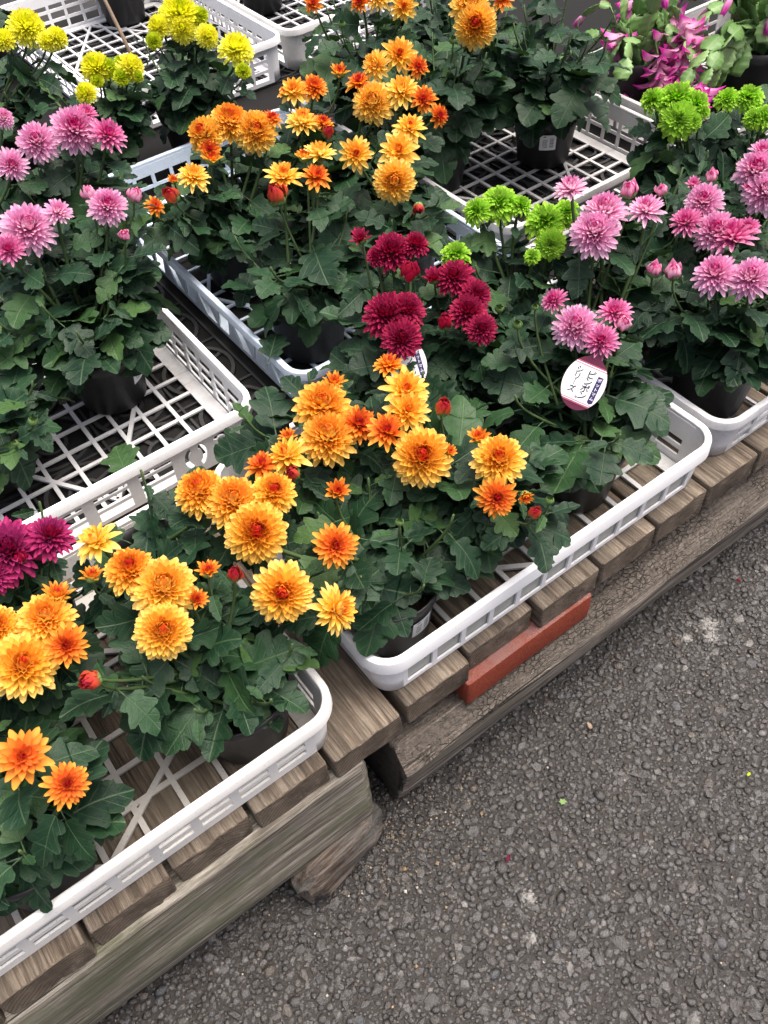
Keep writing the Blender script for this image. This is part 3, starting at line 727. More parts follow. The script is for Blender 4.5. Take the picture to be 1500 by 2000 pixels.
# ------------------------------------------------------------------ black pot carriers lying under the crates
def ring_mesh():
    b = MB(); z0, z1 = 0, .006
    for (ra, rb) in ((.050, .056), (.018, .023)):
        b.lathe([(ra, z0), (rb, z0), (rb, z1), (ra, z1), (ra, z0)], 28)
    for k in range(4):
        a = math.radians(90*k+20); c, s = math.cos(a), math.sin(a)
        b.bar((.022*c, .022*s, .001), (.051*c, .051*s, .001), .006, .0035)
    return b.mesh('ring')
RING = ring_mesh(); RING.materials.append(M['carrier'])
def carrier(label, X0, X1, Y0, Y1, nx, ny):
    cx, cy = (X0+X1)/2*U, (Y0+Y1)/2*U
    root = empty('pot_carrier', (cx, cy, BENCH + .0052)); tag(root, label, 'pot carrier', 'dark pot carriers under the crates')
    dx, dy = (X1-X0)*U/nx, (Y1-Y0)*U/ny
    for i in range(nx):
        for j in range(ny):
            o = link('pot_ring', RING, root); o.location = (-(X1-X0)*U/2 + dx*(i+.5), -(Y1-Y0)*U/2 + dy*(j+.5), 0)
    b = MB()
    for i in range(nx+1): x = -(X1-X0)*U/2 + dx*i; b.box(x-.002, x+.002, -(Y1-Y0)*U/2, (Y1-Y0)*U/2, .0003, .0045)
    for j in range(ny+1): y = -(Y1-Y0)*U/2 + dy*j; b.box(-(X1-X0)*U/2, (X1-X0)*U/2, y-.002, y+.002, .0008, .0040)
    b.build('carrier_frame', M['carrier'], root)
    return root

carrier('dark pot carrier with round rings beneath the crate numbered 02', -.10, .50, 1.04, 1.76, 4, 5)
carrier('dark pot carrier with round rings beneath the dusty white crate', 1.07, 1.60, 1.12, 1.86, 4, 5)
carrier('dark pot carrier with round rings beneath the rear white crates', .70, 1.76, 2.18, 2.92, 7, 5)

# ------------------------------------------------------------------ flowers: petals grown on a spiral
def petal_verts(root, th, az, L, W, bend, cup, seg=4, tipw=.35, twist=0.0):
    """one petal: leaves `root` at polar angle th from the flower's axis, towards azimuth az"""
    ca, sa = math.cos(az), math.sin(az)
    out = Vector((ca, sa, 0)); side = Vector((-sa, ca, 0)); up = Vector((0, 0, 1))
    p = Vector(root); vs = []
    prof = [.42, .80, 1.0, .92, tipw] if seg == 4 else [.5, .95, 1.0, tipw]
    for i in range(seg+1):
        s = i/seg; a = th + bend*(s-.35)
        d = out*math.sin(a) + up*math.cos(a)
        if i: p = p + d*(L/seg)
        nrm = up*math.sin(a) - out*math.cos(a)          # concave face, towards the heart
        w = W*prof[i]*.5; sd = (side + nrm*twist*s).normalized()
        vs += [p - sd*w + nrm*cup*w, p - nrm*cup*w*.35, p + sd*w + nrm*cup*w]
    tip = p + (out*math.sin(th+bend*.65) + up*math.cos(th+bend*.65))*(W*.30)
    vs.append(tip)
    fs = []
    for i in range(seg):
        for j in (0, 1):
            a = i*3+j; fs.append((a, a+1, a+4, a+3))
    e = seg*3; fs += [(e, e+1, e+3), (e+1, e+2, e+3)]
    return vs, fs

def flower_mesh(name, seed, N, th0, th1, Lin, Lout, W, bin_, bout, cup, dome, tip=.35, jit=.07, spread=1.0, rootr=.10):
    """heads of unit radius: N petals from the heart (th0) to the rim (th1)"""
    r = random.Random(seed); V = []; F = []; col = []
    for i in range(N):
        u = (i+.5)/N; q = u**spread
        th = math.radians(th0 + (th1-th0)*q) + r.gauss(0, jit); az = i*2.399963 + r.gauss(0, .05)
        L = (Lin + (Lout-Lin)*(u**.75)) * r.uniform(.90, 1.08)
        rr = rootr*math.sqrt(u); z = dome*(1-u)
        vs, fs = petal_verts((rr*math.cos(az), rr*math.sin(az), z), th, az, L, W*r.uniform(.86, 1.12)*(.62+.38*u), math.radians(bin_+(bout-bin_)*u) + r.gauss(0, .10), cup, 4, tip, r.gauss(0, .12))
        n = len(V); V += vs; F += [tuple(k+n for k in f) for f in fs]; rp = r.random()
        for k in range(len(vs)): col.append((u, min(1.0, (k//3)/4.0), rp, 1.0))
    # bring to unit radius
    R = sorted(math.hypot(v.x, v.y) for v in V)[int(len(V)*.985)]
    V = [v/R for v in V]
    me = mesh_from(name, V, F, True)
    at = me.color_attributes.new('petal', 'FLOAT_COLOR', 'POINT'); at.data.foreach_set('color', np.array(col, np.float32).reshape(-1))
    return me
FM = {}
def variants(key, n, **kw):
    FM[key] = [flower_mesh(key, 100*len(FM)+i, **kw) for i in range(n)]
    for m in FM[key]: m.materials.append(PM['amber'])
def mixed(key, specs):
    FM[key] = []
    for i, kw in enumerate(specs): FM[key].append(flower_mesh(key, 100*len(FM)+i, **kw))
    for m in FM[key]: m.materials.append(PM['amber'])
mixed('amber_B', [dict(N=n, th0=3, th1=a, Lin=.30, Lout=.60, W=.245, bin_=-64, bout=bo, cup=.72, dome=.44, tip=.60, spread=sp, rootr=.26, jit=.11) for n, a, bo, sp in ((170, 112, 2, .92), (150, 106, 12, .88), (185, 118, -4, .95), (140, 100, 16, .86), (160, 110, 6, .90), (175, 108, 0, .84))])
mixed('amber_D', [dict(N=n, th0=2, th1=a, Lin=.36, Lout=.90, W=w, bin_=-52, bout=bo, cup=.60, dome=.22, tip=.50, spread=sp, jit=.10) for n, a, w, bo, sp in ((66, 97, .30, 20, .78), (52, 92, .31, 26, .70), (84, 100, .27, 14, .82), (60, 88, .28, 10, .76), (44, 95, .33, 30, .66))])
mixed('pink_B', [dict(N=n, th0=2, th1=a, Lin=.36, Lout=.72, W=.215, bin_=-60, bout=bo, cup=.75, dome=.42, tip=.58, spread=sp, rootr=.22, jit=.08) for n, a, bo, sp in ((150, 110, -8, .90), (135, 104, 0, .86), (165, 114, -14, .92), (140, 108, 4, .88), (155, 112, -10, .94))])
variants('pink_D', 5, N=88, th0=2, th1=96, Lin=.40, Lout=.88, W=.23, bin_=-50, bout=4, cup=.75, dome=.28, tip=.52, spread=.86, rootr=.15)
variants('crim_B', 5, N=150, th0=2, th1=112, Lin=.34, Lout=.72, W=.225, bin_=-62, bout=-4, cup=.75, dome=.42, tip=.52, spread=.90, rootr=.22)
variants('green_B', 5, N=180, th0=24, th1=106, Lin=.36, Lout=.78, W=.20, bin_=-14, bout=28, cup=.75, dome=.24, tip=.75, spread=.86, jit=.17)
variants('yell_B', 4, N=200, th0=4, th1=116, Lin=.46, Lout=.78, W=.21, bin_=-66, bout=-16, cup=.75, dome=.36, tip=.70, spread=.88)
variants('cup', 4, N=34, th0=2, th1=52, Lin=.62, Lout=1.0, W=.34, bin_=-40, bout=16, cup=.6, dome=.10, tip=.45, spread=.8)
variants('bud', 4, N=26, th0=4, th1=44, Lin=.80, Lout=1.0, W=.55, bin_=-95, bout=-92, cup=.65, dome=.12, tip=.40, spread=.8, rootr=.2)

def calyx_mesh(name, n, L, W, th, bend, seed, r0=.22, body=True):
    r = random.Random(seed); b = MB()
    if body: b.lathe([(.001, -.34), (.10, -.30), (.20, -.20), (.25, -.06), (.20, .04), (.001, .06)], 10)
    for i in range(n):
        az = i*2.399963; vs, fs = petal_verts((r0*math.cos(az), r0*math.sin(az), -.16), math.radians(th + r.uniform(-8, 8)), az, L, W, math.radians(bend), .5, 3, .4)
        b.add(vs, [f[::-1] for f in fs])
    return b.mesh(name, True, M['sepal'])
CALYX = [calyx_mesh('calyx', 16, .40, .17, 62, -14, i, .16) for i in range(2)]
CALYX_BUD = [calyx_mesh('calyx', 16, .62, .34, 62, -112, i+5, .20) for i in range(2)]
GREEN_BUD = [calyx_mesh('bud', 22, 1.05, .48, 50, -112, i+9, .28) for i in range(2)]
for me in GREEN_BUD:
    for v in me.vertices: v.co *= 1.35

# ------------------------------------------------------------------ leaves
HALF = [(.018, 0), (.10, .035), (.22, .06), (.31, .13), (.325, .20), (.29, .255), (.245, .280), (.275, .340), (.36, .42), (.425, .51), (.42, .575), (.365, .61), (.30, .605), (.255, .615), (.275, .68), (.28, .755), (.235, .795), (.19, .80), (.185, .86), (.12, .925), (.06, .965), (0, 1.0)]
def leaf_mesh(seed, wide=1.0, lobed=1.0, droop=.35, fold=.25):
    r = random.Random(seed); V = []; F = []; n = len(HALF)
    mids = []
    for i, (x, y) in enumerate(HALF): mids.append(min(1.0, y*.96))
    for i in range(1, n): mids[i] = max(mids[i], mids[i-1] + .002)
    tw = r.uniform(-.25, .25); cur = r.uniform(-.10, .10); ph = r.uniform(0, 6)
    def put(x, y, edge):
        z = -droop*(y**2)*.55 + fold*abs(x) - .35*fold*(abs(x)**2)*3.0 + tw*x*y
        z += edge*.022*math.sin(y*21+ph + (2.0 if x > 0 else 0)) + .012*math.sin(9*x + 7*y + ph)
        V.append((x + cur*y*y, y, z)); return len(V)-1
    ids = {}
    for sgn in (1, -1):
        jx = [1 + r.uniform(-.07, .07) for _ in HALF]
        for i, (x, y) in enumerate(HALF):
            xx = x*wide*jx[i]
            yy = y + r.uniform(-.008, .008)
            if lobed < 1: xx = xx*lobed + (1-lobed)*wide*.36*math.sin(math.pi*min(1, max(0, y))**.8)
            if sgn == 1: ids[('m', i)] = put(0, mids[i], 0)
            if i < n-1:
                ids[(sgn, 'h', i)] = put(sgn*xx*.52, mids[i]+(yy-mids[i])*.6 + .012*xx, .25)
                ids[(sgn, 'e', i)] = put(sgn*xx, yy, 1)
        for i in range(n-2):
            a, b = ids[('m', i)], ids[('m', i+1)]; h0, h1 = ids[(sgn, 'h', i)], ids[(sgn, 'h', i+1)]; e0, e1 = ids[(sgn, 'e', i)], ids[(sgn, 'e', i+1)]
            q = [(a, h0, h1, b), (h0, e0, e1, h1)]
            F += q if sgn == 1 else [k[::-1] for k in q]
        i = n-2; a, b = ids[('m', i)], ids[('m', n-1)]; h0, e0 = ids[(sgn, 'h', i)], ids[(sgn, 'e', i)]
        q = [(a, h0, b), (h0, e0, b)]
        F += q if sgn == 1 else [k[::-1] for k in q]
    # petiole
    P = .30; b = MB(); b.tube([(0, -P, .02), (0, -P*.5, .03), (0, .02, .002)], [.020, .017, .015], 5)
    k = len(V); V += b.v; F += [tuple(i+k for i in f) for f in b.f]
    V = [(x, y+P, z-.02) for x, y, z in V]
    me = mesh_from('leaf', V, F, True, M['leaf'])
    at = me.attributes.new('rim', 'FLOAT', 'POINT'); rim = [0.0]*len(V)
    for kk, vi in ids.items():
        if kk[1] == 'e': rim[vi] = 1.0
    at.data.foreach_set('value', rim)
    return me
LEAF = [leaf_mesh(i, wide=(.90, 1.05, 1.15, 1.0, .82, 1.1, .95, 1.2, 1.0, .9)[i], lobed=(1, 1, 1, .95, .9, 1, 1, .9, 1, 1)[i], droop=(.30, .55, .20, .70, .40, .85, .15, .50, 1.0, .35)[i], fold=(.25, .15, .35, .2, .4, .1, .3, .25, .2, .5)[i]) for i in range(10)]
LEAF_S = [leaf_mesh(20+i, wide=.62, lobed=.55, droop=(.2, .5, -.2, .35)[i], fold=.5) for i in range(4)]

# ------------------------------------------------------------------ pots
def pot_mesh():
    b = MB(); R, h, rb = .062, .100, .045
    b.lathe([(.001, 0), (rb, 0), (rb+.003, .004), (R-.004, h-.022), (R-.001, h-.020), (R+.002, h), (R-.0005, h), (R-.004, h-.018), (rb+.001, .006), (.001, .006)], 36)
    return b.mesh('pot', True, M['black'])
def soil_mesh(seed):
    r = random.Random(seed); V = [(0, 0, .004)]; F = []; nr, k = 7, 24; R = .0575
    for i in range(1, nr+1):
        for j in range(k):
            a = 2*math.pi*j/k; rr = R*i/nr
            V.append((rr*math.cos(a), rr*math.sin(a), r.uniform(-.003, .004) + .006*(1-i/nr)))
    for j in range(k): F.append((0, 1+j, 1+(j+1) % k))
    for i in range(nr-1):
        for j in range(k):
            q = (j+1) % k; F.append((1+i*k+j, 1+(i+1)*k+j, 1+(i+1)*k+q, 1+i*k+q))
    return mesh_from('soil', V, F, True, M['soil'])
POT = pot_mesh()
m_ = POT; SOIL = [soil_mesh(i) for i in range(3)]
def sticker_mesh(w=.030, h=.030):
    V = []; F = []; n = 6; uv = []
    for j, z in enumerate((.042, .042+h)):
        R = .048 + (z-.004)*.010/.074 + .0012
        for i in range(n+1):
            a = (i/n-.5)*w/R; V.append((R*math.cos(a), R*math.sin(a), z)); uv.append((i/n, j))
    for i in range(n): F.append((i, i+1, n+2+i, n+1+i))
    me = mesh_from('price_sticker', V, F, True, M['sticker'])
    ul = me.uv_layers.new(name='UVMap')
    for l in me.loops: ul.data[l.index].uv = uv[l.vertex_index]
    return me
STICKER = sticker_mesh()

PLANTS = [
 ('A1','amber',-0.136,0.448,0.512,[
  (-0.085,0.428,0.507,0.0238,'D',0.15,-0.48,0.87),(-0.067,0.388,0.501,0.0185,'D',0.24,-0.5,0.84),
 ]),
 ('A2','amber',-0.104,0.608,0.528,[
  (-0.053,0.509,0.507,0.03,'B',0.21,-0.46,0.86),(-0.018,0.537,0.512,0.0255,'B',0.16,-0.25,0.95),(-0.015,0.503,0.507,0.0206,'D',0.04,-0.58,0.81),
  (-0.056,0.553,0.515,0.0226,'B',0.23,-0.37,0.9),(0.001,0.552,0.516,0.0166,'C',0.51,0.13,0.85),(-0.046,0.558,0.516,0.01,'C',0.25,0.15,0.96),
 ]),
 ('P1','magenta',-0.048,0.664,0.512,[
  (-0.016,0.642,0.506,0.0334,'B',0.11,-0.42,0.9),(0.022,0.63,0.504,0.0238,'D',0.36,-0.16,0.92),(-0.01,0.627,0.503,0.0073,'b',0.23,-0.35,0.91),
  (-0.039,0.625,0.503,0.0217,'B',-0.02,-0.47,0.88),
 ]),
 ('A3','amber',0.096,0.456,0.512,[
  (0.064,0.526,0.526,0.024,'B',0.12,-0.19,0.98),(0.08,0.495,0.519,0.0303,'B',0.07,-0.37,0.93),(0.059,0.459,0.512,0.0255,'B',-0.02,-0.51,0.86),
  (0.121,0.486,0.519,0.013,'C',0.23,-0.0,0.97),(0.137,0.468,0.516,0.0074,'b',0.07,-0.25,0.97),(0.098,0.468,0.514,0.0119,'C',0.28,-0.53,0.8),
  (-0.012,0.453,0.512,0.0086,'b',-0.58,-0.35,0.74),(-0.009,0.455,0.512,0.006,'b',-0.03,-0.15,0.99),
 ]),
 ('A6','amber',0.104,0.64,0.512,[
  (0.056,0.598,0.501,0.0247,'D',-0.22,0.17,0.96),(0.166,0.589,0.504,0.0267,'B',-0.11,-0.11,0.99),(0.186,0.559,0.5,0.0295,'B',0.01,-0.34,0.94),
  (0.223,0.541,0.502,0.0235,'B',0.06,-0.34,0.94),(0.036,0.569,0.496,0.0135,'C',0.36,0.23,0.9),
 ]),
 ('A4','amber',0.296,0.46,0.496,[
  (0.184,0.512,0.498,0.0307,'B',-0.14,-0.51,0.85),(0.169,0.445,0.485,0.0296,'B',-0.23,-0.58,0.78),(0.237,0.455,0.49,0.0231,'D',-0.15,-0.53,0.83),
  (0.198,0.401,0.48,0.0245,'D',0.41,-0.71,0.57),(0.274,0.502,0.502,0.0142,'C',0.08,-0.35,0.93),(0.3,0.436,0.492,0.005,'g',0.03,-0.03,1.0),
 ]),
 ('A5','amber',0.44,0.496,0.512,[
  (0.403,0.557,0.52,0.0272,'D',-0.1,-0.34,0.94),(0.389,0.537,0.513,0.0258,'D',-0.19,-0.46,0.87),(0.357,0.531,0.508,0.0234,'D',-0.09,-0.2,0.98),
  (0.368,0.486,0.5,0.0314,'B',-0.31,-0.42,0.85),(0.407,0.591,0.529,0.0187,'D',0.22,0.22,0.95),(0.42,0.516,0.513,0.0091,'b',0.04,-0.23,0.97),
  (0.427,0.466,0.505,0.0132,'C',-0.04,0.1,0.99),(0.426,0.434,0.499,0.028,'B',-0.26,-0.3,0.92),(0.395,0.402,0.491,0.0218,'D',-0.37,-0.67,0.65),
  (0.417,0.384,0.492,0.0091,'C',-0.49,-0.85,0.18),(0.411,0.364,0.489,0.0065,'b',-0.07,-0.22,0.97),(0.43,0.364,0.492,0.005,'g',-0.02,-0.0,1.0),
  (0.394,0.473,0.501,0.0094,'C',0.29,-0.52,0.8),
 ]),
 ('A7','amber',0.336,0.64,0.512,[
  (0.312,0.576,0.495,0.0309,'B',-0.16,-0.24,0.96),(0.329,0.61,0.504,0.0321,'B',-0.07,-0.29,0.95),(0.236,0.588,0.491,0.0213,'D',0.03,0.13,0.99),
  (0.265,0.582,0.492,0.0257,'D',-0.33,0.11,0.94),(0.279,0.603,0.497,0.0119,'C',-0.03,0.1,0.99),(0.257,0.561,0.488,0.0079,'b',-0.48,-0.25,0.84),
  (0.346,0.568,0.498,0.0229,'D',0.17,-0.48,0.86),(0.357,0.626,0.512,0.0146,'C',0.18,-0.18,0.97),
 ]),
 ('R1','crimson',0.48,0.664,0.512,[
  (0.505,0.777,0.554,0.0155,'C',-0.27,-0.04,0.96),(0.525,0.741,0.545,0.0265,'B',-0.13,-0.25,0.96),(0.551,0.728,0.547,0.0178,'D',0.15,-0.26,0.95),
  (0.506,0.746,0.542,0.0135,'D',-0.32,-0.2,0.93),(0.523,0.706,0.533,0.0122,'b',0.06,-0.27,0.96),(0.47,0.68,0.514,0.0311,'B',-0.32,-0.19,0.93),
  (0.493,0.67,0.516,0.024,'B',0.06,-0.43,0.9),(0.464,0.644,0.504,0.0254,'B',-0.28,-0.58,0.77),
 ]),
 ('R2','crimson',0.6,0.672,0.512,[
  (0.559,0.703,0.511,0.015,'C',-0.17,-0.09,0.98),(0.579,0.688,0.511,0.025,'B',-0.3,-0.2,0.93),(0.584,0.652,0.503,0.0216,'B',0.1,-0.56,0.82),
  (0.562,0.641,0.496,0.0245,'B',-0.09,-0.22,0.97),(0.557,0.611,0.489,0.02,'D',-0.22,-0.53,0.82),(0.529,0.645,0.491,0.0092,'b',-0.14,-0.17,0.97),
 ]),
 ('K5','pink',0.608,0.48,0.496,[
  (0.624,0.526,0.509,0.0275,'B',-0.41,-0.27,0.87),(0.666,0.508,0.517,0.021,'D',-0.21,-0.01,0.98),(0.631,0.492,0.504,0.0214,'D',-0.41,-0.24,0.88),
  (0.627,0.565,0.52,0.0172,'D',-0.49,0.29,0.83),(0.664,0.491,0.512,0.0093,'b',-0.29,-0.36,0.89),(0.574,0.569,0.508,0.0065,'g',-0.14,-0.06,0.99),
  (0.604,0.573,0.516,0.0047,'g',-0.16,-0.06,0.98),
 ]),
 ('K6','pink',0.712,0.576,0.544,[
  (0.722,0.6,0.553,0.031,'B',-0.41,-0.25,0.88),(0.747,0.612,0.564,0.0287,'B',-0.25,-0.06,0.97),(0.78,0.577,0.567,0.0242,'D',-0.17,0.07,0.98),
  (0.737,0.659,0.576,0.0223,'D',-0.12,0.23,0.97),(0.784,0.609,0.577,0.0098,'b',-0.28,-0.05,0.96),(0.809,0.581,0.579,0.0073,'b',-0.29,-0.03,0.96),
 ]),
 ('Q1','pink',0.868,0.48,0.528,[
  (0.814,0.486,0.512,0.028,'B',-0.41,0.05,0.91),(0.837,0.453,0.513,0.0277,'B',-0.45,-0.07,0.89),(0.766,0.538,0.51,0.0092,'b',-0.09,-0.23,0.97),
  (0.781,0.521,0.51,0.0104,'b',-0.2,-0.04,0.98),
 ]),
 ('Q2','pink',0.896,0.648,0.544,[
  (0.9,0.581,0.53,0.0259,'B',-0.5,-0.18,0.85),(0.864,0.575,0.517,0.0226,'D',-0.41,0.11,0.9),(0.88,0.54,0.515,0.0293,'B',-0.49,-0.03,0.87),
  (0.885,0.519,0.514,0.0304,'D',-0.07,0.25,0.97),(0.905,0.515,0.52,0.0158,'D',-0.24,-0.13,0.96),(0.909,0.608,0.539,0.0118,'C',-0.26,0.05,0.97),
  (0.929,0.597,0.544,0.0078,'b',-0.33,0.0,0.94),
 ]),
 ('Q3','pink',1.056,0.576,0.544,[
  (1.01,0.586,0.528,0.0303,'B',-0.48,-0.09,0.87),(0.997,0.556,0.516,0.0306,'B',-0.53,-0.27,0.8),(1.032,0.598,0.539,0.0203,'D',-0.36,0.03,0.93),
  (0.986,0.576,0.517,0.0101,'C',-0.34,0.03,0.94),
 ]),
 ('G1','green',0.704,0.692,0.512,[
  (0.707,0.751,0.531,0.0265,'B',-0.3,-0.27,0.92),(0.677,0.762,0.526,0.0198,'B',-0.58,0.02,0.81),(0.733,0.692,0.52,0.0268,'B',-0.38,-0.29,0.88),
  (0.761,0.682,0.526,0.0196,'B',-0.19,-0.34,0.92),(0.715,0.662,0.507,0.0207,'B',-0.57,-0.67,0.47),(0.688,0.666,0.501,0.011,'D',-0.35,-0.28,0.89),
  (0.618,0.732,0.503,0.0195,'B',-0.24,-0.27,0.93),(0.606,0.634,0.477,0.0063,'g',-0.24,-0.21,0.95),(0.725,0.729,0.529,0.0158,'B',0.06,-0.41,0.91),
 ]),
 ('G2','green',1.08,0.72,0.544,[
  (1.053,0.765,0.546,0.0307,'B',-0.41,-0.12,0.91),(1.03,0.79,0.545,0.0191,'B',-0.62,0.22,0.75),(1.035,0.74,0.531,0.029,'B',-0.69,-0.46,0.56),
  (1.067,0.74,0.544,0.0218,'B',-0.11,-0.58,0.8),(1.065,0.723,0.538,0.0101,'D',-0.21,-0.51,0.83),(1.047,0.722,0.531,0.013,'B',-0.27,-0.76,0.59),
 ]),
 ('G3','green',1.216,0.688,0.544,[
  (1.142,0.742,0.526,0.0195,'B',-0.37,0.09,0.92),(1.163,0.721,0.529,0.0216,'B',-0.38,-0.0,0.92),(1.145,0.692,0.513,0.0163,'D',-0.57,-0.18,0.8),
  (1.157,0.682,0.516,0.0192,'B',-0.34,-0.4,0.85),
 ]),
 ('M1','amber',0.504,0.936,0.512,[
  (0.525,0.985,0.536,0.0271,'D',0.03,-0.22,0.98),(0.561,0.959,0.534,0.023,'D',0.17,-0.42,0.89),(0.501,0.968,0.524,0.0138,'b',-0.23,-0.11,0.97),
  (0.583,0.98,0.549,0.0252,'D',0.2,0.09,0.98),(0.566,0.993,0.55,0.0154,'C',0.1,0.17,0.98),
 ]),
 ('M2','amber',0.512,1.16,0.528,[
  (0.571,1.134,0.53,0.0317,'B',-0.21,-0.67,0.71),(0.548,1.168,0.54,0.0325,'B',0.01,-0.34,0.94),(0.507,1.173,0.533,0.0286,'B',-0.53,-0.24,0.81),
  (0.499,1.151,0.521,0.018,'D',-0.03,-0.61,0.79),(0.495,1.139,0.515,0.0187,'C',0.25,-0.13,0.96),(0.455,1.127,0.504,0.0252,'D',0.1,-0.26,0.96),
  (0.429,1.139,0.505,0.0103,'C',-0.08,-0.23,0.97),(0.412,1.118,0.494,0.0117,'b',-0.34,-0.23,0.91),(0.599,1.134,0.537,0.0182,'D',0.34,-0.15,0.93),
  (0.383,1.117,0.491,0.016,'D',0.29,-0.61,0.74),
 ]),
 ('M3','amber',0.656,1.2,0.52,[
  (0.683,1.202,0.528,0.0272,'D',-0.28,-0.27,0.92),(0.711,1.189,0.53,0.0232,'D',-0.05,-0.45,0.89),(0.669,1.21,0.529,0.012,'C',-0.48,0.04,0.87),
  (0.663,1.155,0.502,0.0293,'D',0.12,-0.05,0.99),(0.687,1.135,0.5,0.019,'D',0.31,-0.13,0.94),(0.684,1.118,0.492,0.0095,'b',0.04,-0.47,0.88),
  (0.757,1.183,0.543,0.0176,'C',-0.0,-0.17,0.99),
 ]),
 ('M4','amber',0.696,0.96,0.512,[
  (0.673,0.933,0.496,0.0313,'B',-0.47,-0.67,0.58),(0.705,0.964,0.516,0.0316,'D',-0.35,-0.51,0.78),(0.655,0.999,0.517,0.0265,'D',-0.49,-0.59,0.64),
  (0.738,0.98,0.532,0.0266,'D',-0.06,-0.3,0.95),(0.672,0.877,0.479,0.0079,'b',-0.62,-0.78,-0.03),
 ]),
 ('M5','amber',0.744,1.144,0.528,[
  (0.765,1.107,0.518,0.0332,'B',-0.44,-0.49,0.75),(0.809,1.09,0.526,0.0301,'D',-0.21,-0.33,0.92),(0.825,1.058,0.519,0.0229,'D',-0.25,-0.52,0.81),
  (0.826,1.022,0.506,0.0188,'D',0.19,-0.85,0.5),(0.766,1.143,0.534,0.0223,'D',-0.07,0.07,1.0),(0.803,1.147,0.549,0.0255,'D',-0.67,-0.28,0.69),
  (0.84,1.135,0.558,0.0295,'D',-0.4,-0.57,0.72),(0.85,1.103,0.546,0.0199,'D',0.04,-0.78,0.62),
 ]),
 ('U1','amber',0.94,1.168,0.592,[
  (0.969,1.104,0.574,0.0347,'B',-0.56,-0.63,0.54),(0.981,1.133,0.592,0.0324,'B',-0.42,-0.47,0.77),(1.022,1.104,0.598,0.021,'D',-0.21,-0.52,0.83),
  (0.926,1.108,0.559,0.0073,'g',-0.21,-0.25,0.95),
 ]),
 ('U2','amber',0.944,1.392,0.576,[
  (0.979,1.306,0.544,0.0257,'D',-0.47,-0.64,0.61),(0.956,1.345,0.555,0.0249,'D',-0.29,-0.47,0.83),(0.926,1.36,0.551,0.0196,'D',-0.64,-0.25,0.73),
  (0.86,1.407,0.554,0.0178,'D',-0.54,-0.36,0.76),(0.877,1.349,0.529,0.0071,'g',-0.12,-0.33,0.94),
 ]),
 ('U3','foliage',1.144,1.104,0.624,[
  (1.111,0.958,0.551,0.0048,'g',-0.32,-0.13,0.94),
 ]),
 ('U4','foliage',1.136,1.36,0.608,[
 ]),
 ('Y1','yellow',0.656,1.568,0.56,[
  (0.673,1.548,0.552,0.0376,'B',-0.04,-0.5,0.87),(0.661,1.526,0.536,0.0241,'B',-0.25,-0.76,0.6),(0.629,1.551,0.542,0.0214,'B',-0.49,-0.38,0.78),
  (0.691,1.494,0.525,0.0215,'B',0.04,-0.8,0.6),(0.607,1.537,0.529,0.0151,'b',-0.58,-0.51,0.64),(0.702,1.527,0.548,0.0153,'b',0.14,-0.69,0.71),
  (0.718,1.448,0.51,0.0312,'B',-0.02,-0.38,0.93),(0.705,1.409,0.489,0.0142,'b',-0.19,-0.59,0.79),
 ]),
 ('Y2','yellow',0.488,1.6,0.528,[
  (0.503,1.562,0.508,0.0283,'B',-0.26,-0.4,0.88),(0.521,1.553,0.506,0.0177,'b',0.05,-0.5,0.87),(0.554,1.532,0.502,0.0249,'B',0.21,-0.67,0.71),
  (0.531,1.527,0.494,0.0151,'b',-0.06,-0.64,0.77),(0.463,1.534,0.486,0.0193,'B',-0.47,-0.32,0.82),(0.491,1.543,0.495,0.0124,'b',-0.38,-0.54,0.75),
  (0.555,1.512,0.492,0.0098,'b',0.09,-0.71,0.7),(0.544,1.55,0.51,0.0107,'b',0.09,-0.42,0.9),
 ]),
 ('Y3','yellow',0.352,1.776,0.528,[
  (0.462,1.753,0.532,0.0352,'B',0.11,-0.54,0.83),(0.498,1.713,0.514,0.0214,'B',0.44,-0.6,0.67),(0.479,1.716,0.512,0.0185,'B',0.2,-0.67,0.71),
  (0.416,1.753,0.523,0.0221,'B',-0.31,-0.23,0.92),
 ]),
 ('K1','pink',0.216,1.032,0.544,[
  (0.298,1.045,0.56,0.0263,'B',0.01,-0.57,0.82),(0.24,1.068,0.563,0.0196,'D',0.22,-0.47,0.86),(0.199,1.069,0.559,0.0342,'B',0.09,-0.58,0.81),
  (0.164,1.054,0.55,0.0217,'D',-0.11,-0.55,0.83),(0.333,1.036,0.562,0.0093,'b',0.19,-0.39,0.9),(0.287,1.069,0.57,0.0092,'b',0.0,-0.25,0.97),
  (0.293,0.999,0.54,0.0072,'b',-0.05,-0.61,0.79),
 ]),
 ('K2','pink',0.304,1.28,0.56,[
  (0.351,1.268,0.56,0.0362,'B',0.0,-0.62,0.78),(0.296,1.277,0.557,0.0307,'B',-0.19,-0.6,0.77),(0.385,1.236,0.55,0.0288,'D',0.32,-0.5,0.8),
  (0.376,1.276,0.57,0.0178,'D',0.31,-0.41,0.86),
 ]),
 ('K3','pink',0.128,1.296,0.56,[
  (0.245,1.253,0.55,0.0244,'D',0.05,-0.78,0.62),(0.271,1.312,0.587,0.0159,'B',0.26,-0.64,0.73),
 ]),
 ('K4','foliage',0.024,0.992,0.48,[
  (0.078,0.868,0.443,0.0067,'g',0.24,-0.3,0.92),(0.048,0.852,0.439,0.0048,'g',-0.12,-0.23,0.97),
 ]),
]

FLOOR_Z = {}
def floor_z(x, y):
    return BENCH + (.0075 if y < .96*U else .0170)

